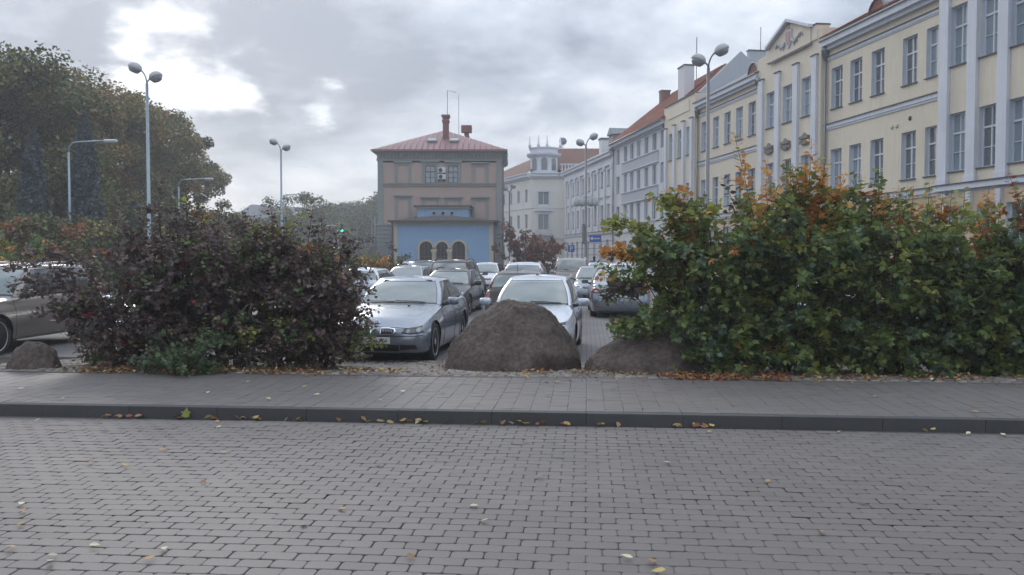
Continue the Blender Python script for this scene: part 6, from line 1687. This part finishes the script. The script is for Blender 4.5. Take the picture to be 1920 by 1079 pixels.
fallen(1222, 1056, .004, L_BROWN, .085, 'broad orange-brown fallen leaf near the bottom of the road, right of a pale one', 'loose fallen leaves on the road')
fallen(1175, 1048, .004, L_PALE, .075, 'curled pale fallen leaf just left of the broad brown leaf', 'loose fallen leaves on the road')
fallen(1235, 1075, .004, L_YELLOW, .085, 'pale green-yellow fallen leaf at the bottom edge of the picture', 'loose fallen leaves on the road')
big_leaf = fallen(350, 776, .06, L_YGREEN, .11, 'big green leaf leaning upright against the dark kerb', 'leaves in the gutter', MAPLE); big_leaf.rotation_euler = (R(75), 0, R(-8))
for px, py in [(1478,745),(1569,732),(1640,745),(1828,774),(1370,753),(1374,761),(1149,730),(1026,742),(1196,741),(1024,718),(1044,718),(40,731),(118,749),(215,716),(390,738),(425,725),(465,718),(665,709),(570,727),(594,742),(504,750),(712,752),(756,736),(829,736),(797,764),(1105,749)]:
    fallen(px, py, Z_WALK+.004, random.choice((L_PALE, L_YELLOW, L_YGREEN, L_TAN)), .06+.025*random.random(), 'small pale fallen leaf on the raised pavement ' + spot(px), 'loose fallen leaves on the pavement')
gut = []
for c, n in ((30,4),(60,4),(90,3),(190,4),(245,4),(300,4),(330,3),(392,3),(412,2),(490,2),(540,2),(580,2),(625,4),(650,4),(700,1),(765,2),(805,4),(840,4),(870,2),(930,3),(1000,3),(1125,5),(1140,4),(1175,3),(1570,2),(1880,1)):
    for k in range(n): gut.append(c + random.gauss(0, 9))
for px in gut:
    w = on_z(px, 790, 0); a = w.x/ E1.x; p = road_to_world(px and (px-960)/1600*9.0, KERB_B - .03 - abs(random.gauss(0, .035)), .012)
    m = random.choice((L_TAN, L_YELLOW, L_PALE, L_YELLOW, L_BROWN, L_RUST)); me = LEAFM.setdefault((m.name, id(SIMPLE)), curled(SIMPLE, 1, .55, m))
    o = link_mesh('fallen_leaf', me, None, None, p + Vector((0,0,random.uniform(0,.02))), (random.uniform(-.6,.6), random.uniform(-.6,.6), random.uniform(0,6.28))); s = random.uniform(.06,.10); o.scale = (s,s,s)
    tag(o, {L_TAN.name: 'tan', L_YELLOW.name: 'yellow', L_PALE.name: 'pale', L_BROWN.name: 'dark brown', L_RUST.name: 'rust-red'}[m.name] + ' fallen leaf lying in the gutter ' + spot(px), 'leaf', 'leaves in the gutter')
# leaf litter under the shrubs
def litter():
    g = np.random.default_rng(9); A = []; 
    def add(n, a0, a1, b0, b1, fall):
        a = g.uniform(a0, a1, n); b = b0 + (b1-b0)*g.random(n)**fall; A.append(np.stack([a, b], 1))
    add(1500, -7.6, -2.6, WALK1+.02, WALK1+.9, 1.3); add(900, -7.2, -4.2, WALK1-.03, WALK1+.45, 1); add(70, -2.6, -.9, WALK1+.05, WALK1+1.8, 1.0); add(330, -.95, 1.0, WALK1+.35, WALK1+1.0, 1.2)
    add(1500, .95, 2.75, WALK1-.02, WALK1+.75, 1.2); add(1300, 2.6, 8.6, WALK1+.12, WALK1+.9, 1.1); add(260, -8, 8, WALK1, LOT_B, 1); add(120, -8, 8, WALK1-.35, WALK1, .5)
    A = np.concatenate(A); pat = np.sin(A[:,0]*4.3)+np.sin(A[:,0]*9.7+2)+np.sin(A[:,1]*8+A[:,0]*2.1)+g.normal(0,.7,len(A)); A = A[pat > -.75]
    ar = A[:, 0]; n = len(A)
    x = A[:,0]*E1.x + A[:,1]*E2.x; y = A[:,0]*E1.y + A[:,1]*E2.y
    z = np.array([ (Z_WALK if b < WALK1+.06 else strip_z(b)+.02) for b in A[:,1]]) + g.random(n)*.035 + .008
    rr = (ar > .9) & (ar < 2.8)
    mi = g.choice(5, n, p=[.30,.14,.06,.34,.16]); mi = np.where(rr & (g.random(n) < .6), 4, mi)
    me = leaves_mesh('leaf_litter', np.stack([x,y,z],1), g.uniform(.035,.075,n), rand_rot(n, updir=1.3, g=g), SIMPLE, mi, [L_TAN, L_YELLOW, L_PALE, L_BROWN, L_RUST])
    tag(link_mesh('leaf_litter', me), 'brown and yellow leaf litter along the back edge of the pavement', 'leaf litter', kind='stuff')
litter()
# small weeds and grass in the strip
def grass():
    g = np.random.default_rng(19); n = 5000; a = g.uniform(-8.5, 8.5, n); b = g.uniform(WALK1+.05, LOT_B-.1, n)
    k = (np.sin(a*5.1)+np.sin(b*7.3+a*2)) + g.normal(0,.5,n) > .7; a, b = a[k], b[k]; n = len(a)
    x = a*E1.x + b*E2.x; y = a*E1.y + b*E2.y; z = np.array([strip_z(t) for t in b])
    V = np.array([(-.10,0,0),(.10,0,0),(.03,0,1.),(-.01,.2,1.0)]); F = [[0,1,2,3]]
    rot = np.zeros((n,3,3)); t = g.uniform(0,6.28,n); rot[:,0,0]=np.cos(t); rot[:,0,1]=-np.sin(t); rot[:,1,0]=np.sin(t); rot[:,1,1]=np.cos(t); rot[:,2,2]=1; rot[:,0,2]=g.normal(0,.3,n); rot[:,1,2]=g.normal(0,.3,n)
    me = leaves_mesh('grass', np.stack([x,y,z],1), g.uniform(.02,.05,n), rot, (V, F), np.zeros(n,int), [L_GREEN]); tag(link_mesh('grass', me), 'short weeds growing between the cobbles', 'grass', kind='stuff')
grass()

# ------------------------------------------------------------ street lamps
m_pole = mat('galvanised_pole', (.27, .33, .38), .45, .35, noise=.12, nscale=3, stain=.1)
m_poled = mat('grey_pole', (.17, .18, .19), .5, .3, noise=.12, nscale=3)
m_dome = mat('lamp_dome', (.42, .43, .44), .6, noise=.15, nscale=8)
m_bowl = mat('lamp_bowl', (.30, .31, .32), .25, noise=.1, nscale=8, coat=.4)
def twin_lamp(px, Y, ytop, label, ang=0., m=None, double=True):
    m = m or m_pole; X = (px-960)/FPX*Y; H = CAM_H + (480-ytop)*Y/FPX - Z_LOT
    o = empty('street_lamp', (X, Y, Z_LOT), ang); tag(o, label, 'street lamp', 'tall twin-headed street lamps')
    p = MB(); p.tube([(0,0,-.1),(0,0,1.2),(0,0,1.25),(0,0,H-.95)], [.13,.125,.095,.065], 12); p.lathe([(.2,-.1),(.2,.05),(.13,.08)], 12); p.bbox(-.07,.07,-.14,-.10,.5,.9,b=.01); p.build('pole', m, o)
    for sg, hh, rr in ((-1, 0, .78), (1, -.42, .55)):
        a = MB(); top = H - .25 + hh
        pts = [(0,0,H-1.0)] + [(sg*rr*.62*(1-math.cos(t)), 0, H-1.0 + (top-(H-1.0))*math.sin(t)) for t in np.linspace(.25, 1.45, 7)]
        a.tube(pts, .035, 8); a.build('arm', m, o)
        e = Vector(pts[-1]); M_ = Matrix.Translation(e + Vector((sg*.12, 0, .02))) @ Matrix.Rotation(R(-sg*24), 4, 'Y')
        l = MB(); l.lathe([(.30,-.04),(.325,.0),(.31,.07),(.25,.17),(.15,.235),(.001,.26)], 18, 0, M_)
        l.lathe([(.12,-.22),(.20,-.19),(.26,-.10),(.29,-.042)], 16, 1, M_); l.build('lamp_head', [m_dome, m_bowl], o)
twin_lamp(281, 40, 122, 'tall twin-headed street lamp on a bluish pole against the lime trees')
twin_lamp(529, 63, 262, 'twin-headed street lamp farther back, left of the beige house')
twin_lamp(1325, 35.6, 88, 'tall grey twin-headed street lamp in front of the yellow building', R(180), m_poled)
twin_lamp(1098, 60, 252, 'grey twin-headed street lamp with hanging baskets and a blue sign, by the white building', R(180), m_poled)
def arm_lamp(px, Y, ytop, reach, label, sg=1, r=.05):
    X = (px-960)/FPX*Y; H = CAM_H+(480-ytop)*Y/FPX-Z_LOT
    o = empty('street_lamp', (X, Y, Z_LOT)); tag(o, label, 'street lamp', 'single-arm street lamps')
    p = MB(); p.tube([(0,0,-.1),(0,0,H-.5)], [r*1.4, r], 10); p.build('pole', m_pole, o)
    a = MB(); a.tube([(0,0,H-.5),(sg*.05,0,H-.2),(sg*.22,0,H-.04),(sg*.5,0,H),(sg*reach,0,H+.06)], r*.8, 8); a.build('arm', m_pole, o)
    l = MB(); l.bbox(min(sg*reach, sg*(reach+.62)), max(sg*reach, sg*(reach+.62)), -.14, .14, H-.03, H+.12, b=.05, smooth=True); l.bbox(min(sg*(reach+.1), sg*(reach+.55)), max(sg*(reach+.1), sg*(reach+.55)), -.11, .11, H-.07, H-.032, b=.015, mi=1); l.build('lamp_head', [mat('lamp_shell', (.5,.53,.55), .4), m_bowl], o)
arm_lamp(133, 42, 268, 1.75, 'single-arm street lamp with a white head in front of the blue spruces')
arm_lamp(337, 62, 338, 1.9, 'single-arm street lamp near the end of the lime row', r=.06)
arm_lamp(533, 75, 366, 1.4, 'single-arm street lamp just behind the second twin lamp', r=.05)
arm_lamp(634, 110, 424, 1.2, 'small far street lamp beside the green traffic light', -1, r=.07)
# far double-globe lamp
def globe_lamp(px, Y, ytop, label):
    X = (px-960)/FPX*Y; H = CAM_H+(480-ytop)*Y/FPX-Z_LOT; o = empty('street_lamp', (X, Y, Z_LOT)); tag(o, label, 'street lamp')
    p = MB(); p.tube([(0,0,-.1),(0,0,H-.6),(-.4,0,H-.15)], .06, 8); p.tube([(0,0,H-.6),(.4,0,H-.0)], .05, 8); p.build('pole', m_poled, o)
    for sx, dz in ((-.45, -.15), (.45, .1)):
        l = MB(); l.lathe([(.001,-.3),(.22,-.2),(.32,0),(.26,.2),(.001,.3)], 14, mat=Matrix.Translation((sx,0,H+dz))); l.build('globe', m_dome, o)
globe_lamp(955, 95, 352, 'short lamp with two pale globes in front of the cream corner building')
# signs and baskets on the fourth lamp
Xs = (1098-960)/FPX*60
def lamp_extras():
    hb = empty('hanging_basket', (Xs, 60, 5.3)); tag(hb, 'pair of pale hanging flower baskets clipped to the lamp post above the blue sign', 'flower basket')
    m = mat('basket_fabric', (.40,.43,.43), .8, noise=.25, nscale=6)
    for sx in (-.80, -.34, .40, .80):
        b = MB(); b.lathe([(.02,.40),(.10,.3),(.20,.05),(.24,-.2),(.10,-.32),(.001,-.34)], 12, mat=Matrix.Translation((sx*.8,0,.25))); b.tube([(0,0,.5),(sx*.8,0,.72)], .02, 5); b.build('basket', m, hb)
    s = empty('direction_sign', (Xs+.25, 59.85, 2.75)); tag(s, 'blue rectangular street sign with white emblem and lettering on the lamp post', 'sign')
    b = MB(); b.bbox(0, .82, -.02, .02, 0, .46, b=.01); b.build('board', mat('sign_blue', (.025,.09,.36), .4), s)
    b = MB(); b.prism([(.08,.32),(.26,.32),(.26,.2),(.17,.1),(.08,.2)], 0, .006, 0, Matrix(((1,0,0,0),(0,0,-1,-.022),(0,1,0,0),(0,0,0,1)))); 
    for k in range(6): b.box(.32+k*.07, .365+k*.07, -.028, -.021, .17 + .02*(k % 2), .27)
    b.build('emblem', m_plate, s)
    b = MB(); b.box(-.02, .8, -.02, .02, -.14, -.03); b.build('lower_board', mat('sign_grey', (.4,.45,.5), .5), s)
    c = MB(); c.bbox(Xs-.25, Xs-.07, 59.85, 60.05, 2.6, 4.0, b=.02); c.bbox(Xs-.22, Xs+.25, 59.8, 60.1, -.1, 1.3, b=.03); tag(c.build('control_box', m_poled), 'dark grey control box strapped to the lamp post below the baskets', 'box')
    q = empty('parking_sign', ((1071-960)/FPX*75, 75, Z_LOT)); tag(q, 'small blue parking sign with a white P by the white building', 'sign')
    b = MB(); b.tube([(0,0,0),(0,0,2.9)], .03, 8); b.build('post', m_pole, q)
    b = MB(); b.bbox(-.3,.3,-.05,-.03,2.2,2.8,b=.005); pl = b.build('board', mat('sign_blue', (.025,.09,.36), .4), q)
    cu = bpy.data.curves.new('lettering','FONT'); cu.body='P'; cu.size=.6; cu.extrude=.003; cu.align_x='CENTER'; cu.materials.append(m_plate); lettering(cu, pl, (0,-.054,2.29), (R(90),0,0), m_plate)
lamp_extras()
def traffic_light():
    Y = 105.; X = (642-960)/FPX*Y; Z = CAM_H + (480-433)*Y/FPX
    o = empty('traffic_light', (X, Y, Z_LOT)); tag(o, 'traffic light showing green in front of the dark wooded hill', 'traffic light')
    b = MB(); b.tube([(.5,0,-.1),(.5,0,Z+.9),(0,0,Z+.95)], .06, 8); b.build('pole', m_poled, o)
    b = MB(); b.bbox(-.18,.18,-.1,.12,Z-.15,Z+.95,b=.03); b.build('housing', m_trimb, o)
    b = MB(); b.lathe([(.16,0),(.13,.04),(.001,.06)], 14, mat=Matrix.Translation((0,-.1,Z+.1)) @ Matrix.Rotation(R(90),4,'X')); b.build('green_lamp', mat('signal_green', (.0,.9,.5), .3, emit=2.2), o)
    for k in (1,2): 
        b = MB(); b.lathe([(.14,0),(.11,.03),(.001,.04)], 14, mat=Matrix.Translation((0,-.1,Z+.1+.33*k)) @ Matrix.Rotation(R(90),4,'X')); b.build('dark_lamp', m_dark, o)
traffic_light()
# far warehouse on the rise, and masts
def warehouse():
    Y = 215.; x0 = (440-960)/FPX*Y; x1 = (548-960)/FPX*Y; z0 = CAM_H+(480-402)*Y/FPX; z1 = CAM_H+(480-384)*Y/FPX
    o = empty('warehouse', (x0, Y, 0)); tag(o, 'long low grey shed with orange patches on the far rise', 'building'); L_ = x1-x0
    b = MB(); V = [(0,6,z0-3),(L_*.30,0,z0-3),(L_,3,z0-3),(0,6,z1-1.3),(L_*.30,0,z1),(L_,3,z1-.5),(L_,20,z1-.5),(0,20,z1-1.3)]
    b.add(V, [(0,1,4,3),(1,2,5,4),(3,4,5,6,7)]); b.build('wall', mat('shed_cladding', (.34,.38,.44), .7, noise=.05, nscale=1), o)
    b = MB()
    for k in range(5):
        u = L_*(.42+.12*k); b.prism([(u,z0+.2),(u+1.0,z0+.2),(u+1.6,z1-1.0),(u+.4,z1-1.0)] if k % 2 else [(u+.5,z0+.4),(u+1.5,z0+.2),(u+.9,z1-1.0),(u-.2,z1-1.0)], .0, .05, 0, Matrix(((1,0,0,0),(0,0,1,.4+k*.25),(0,1,0,0),(0,0,0,1))))
    b.build('painted_patch', mat('shed_orange', (.36,.17,.12), .7), o)
warehouse()
for px, h0 in ((604, 374), (613, 374)):
    Y = 190.; X = (px-960)/FPX*Y; b = MB(); b.tube([(X,Y,6),(X,Y,CAM_H+(480-h0)*Y/FPX)], .10, 5); b.tube([(X-.5,Y,CAM_H+(480-h0-4)*Y/FPX),(X+.5,Y,CAM_H+(480-h0-4)*Y/FPX)], .06, 5)
    tag(b.build('mast', m_poled), 'thin mast on the skyline between the low trees and the wooded hill', 'mast', 'thin masts on the skyline')
# red-roofed house far left
def red_house():
    Y = 95.; X = (425-960)/FPX*Y; o = empty('house', (X, Y, Z_LOT)); tag(o, 'small far house with a reddish roof seen between the shrubs', 'building')
    b = MB(); b.box(-3,3,0,6,0,3.2); b.build('wall', m_cream, o); b = MB(); b.add([(-3.4,-.4,3.2),(3.4,-.4,3.2),(3.4,3,5.2),(-3.4,3,5.2),(-3.4,6.4,3.2),(3.4,6.4,3.2)], [(0,1,2,3),(3,2,5,4),(0,3,4),(1,5,2)]); b.build('roof', m_tile, o)
red_house()
# person standing by the lamp
def person():
    me = bpy.data.meshes.new('person'); 
    J = [((0,0,.95),.15),((0,0,1.15),.14),((0,0,1.38),.17),((0,.0,1.50),.07),((0,-.01,1.60),.085),((0,-.01,1.72),.09),
         ((.20,0,1.40),.07),((.27,.02,1.12),.055),((.24,-.06,.88),.045),((-.20,0,1.40),.07),((-.27,.02,1.12),.055),((-.24,-.06,.88),.045),
         ((.10,0,.85),.10),((.11,.0,.48),.075),((.11,.02,.08),.055),((.11,-.14,.03),.045),((-.10,0,.85),.10),((-.12,.03,.48),.075),((-.12,.08,.08),.055),((-.12,-.08,.03),.045)]
    E = [(0,1),(1,2),(2,3),(3,4),(4,5),(2,6),(6,7),(7,8),(2,9),(9,10),(10,11),(0,12),(12,13),(13,14),(14,15),(0,16),(16,17),(17,18),(18,19)]
    me.from_pydata([j[0] for j in J], E, []); o = bpy.data.objects.new('person', me); COL.objects.link(o)
    md = o.modifiers.new('skin', 'SKIN'); md.use_smooth_shade = True; sd = o.modifiers.new('sub', 'SUBSURF'); sd.levels = sd.render_levels = 2
    for i, (p, r_) in enumerate(J): me.skin_vertices[0].data[i].radius = (r_, r_*(.8 if i < 3 else 1))
    me.skin_vertices[0].data[0].use_root = True
    me.materials.append(mat('dark_clothing', (.045,.042,.045), .85)); Y = 62.; o.location = ((1114-960)/FPX*Y, Y, Z_LOT); tag(o, 'person in a dark coat standing beyond the cars by the lamp post', 'person')
    h = MB(); h.lathe([(.001,1.83),(.075,1.80),(.102,1.74),(.10,1.68)], 12, mat=Matrix.Translation((0,.012,0))); h.build('hair', mat('dark_hair', (.04,.03,.025), .8), o)
person()
# ------------------------------------------------------------ air
hz = bpy.data.materials.new('haze'); hz.use_nodes = True
nt = hz.node_tree; nt.nodes.remove(nt.nodes['Principled BSDF']); pv = nt.nodes.new('ShaderNodeVolumePrincipled')
pv.inputs['Color'].default_value = (.92, .95, 1.0, 1); pv.inputs['Density'].default_value = HAZE = .0016; pv.inputs['Anisotropy'].default_value = .35
nt.links.new(pv.outputs[0], nt.nodes['Material Output'].inputs['Volume'])
b = MB(); b.box(-120, 120, -40, 290, -1.35, 32); o = b.build('haze', hz); tag(o, kind='stuff')
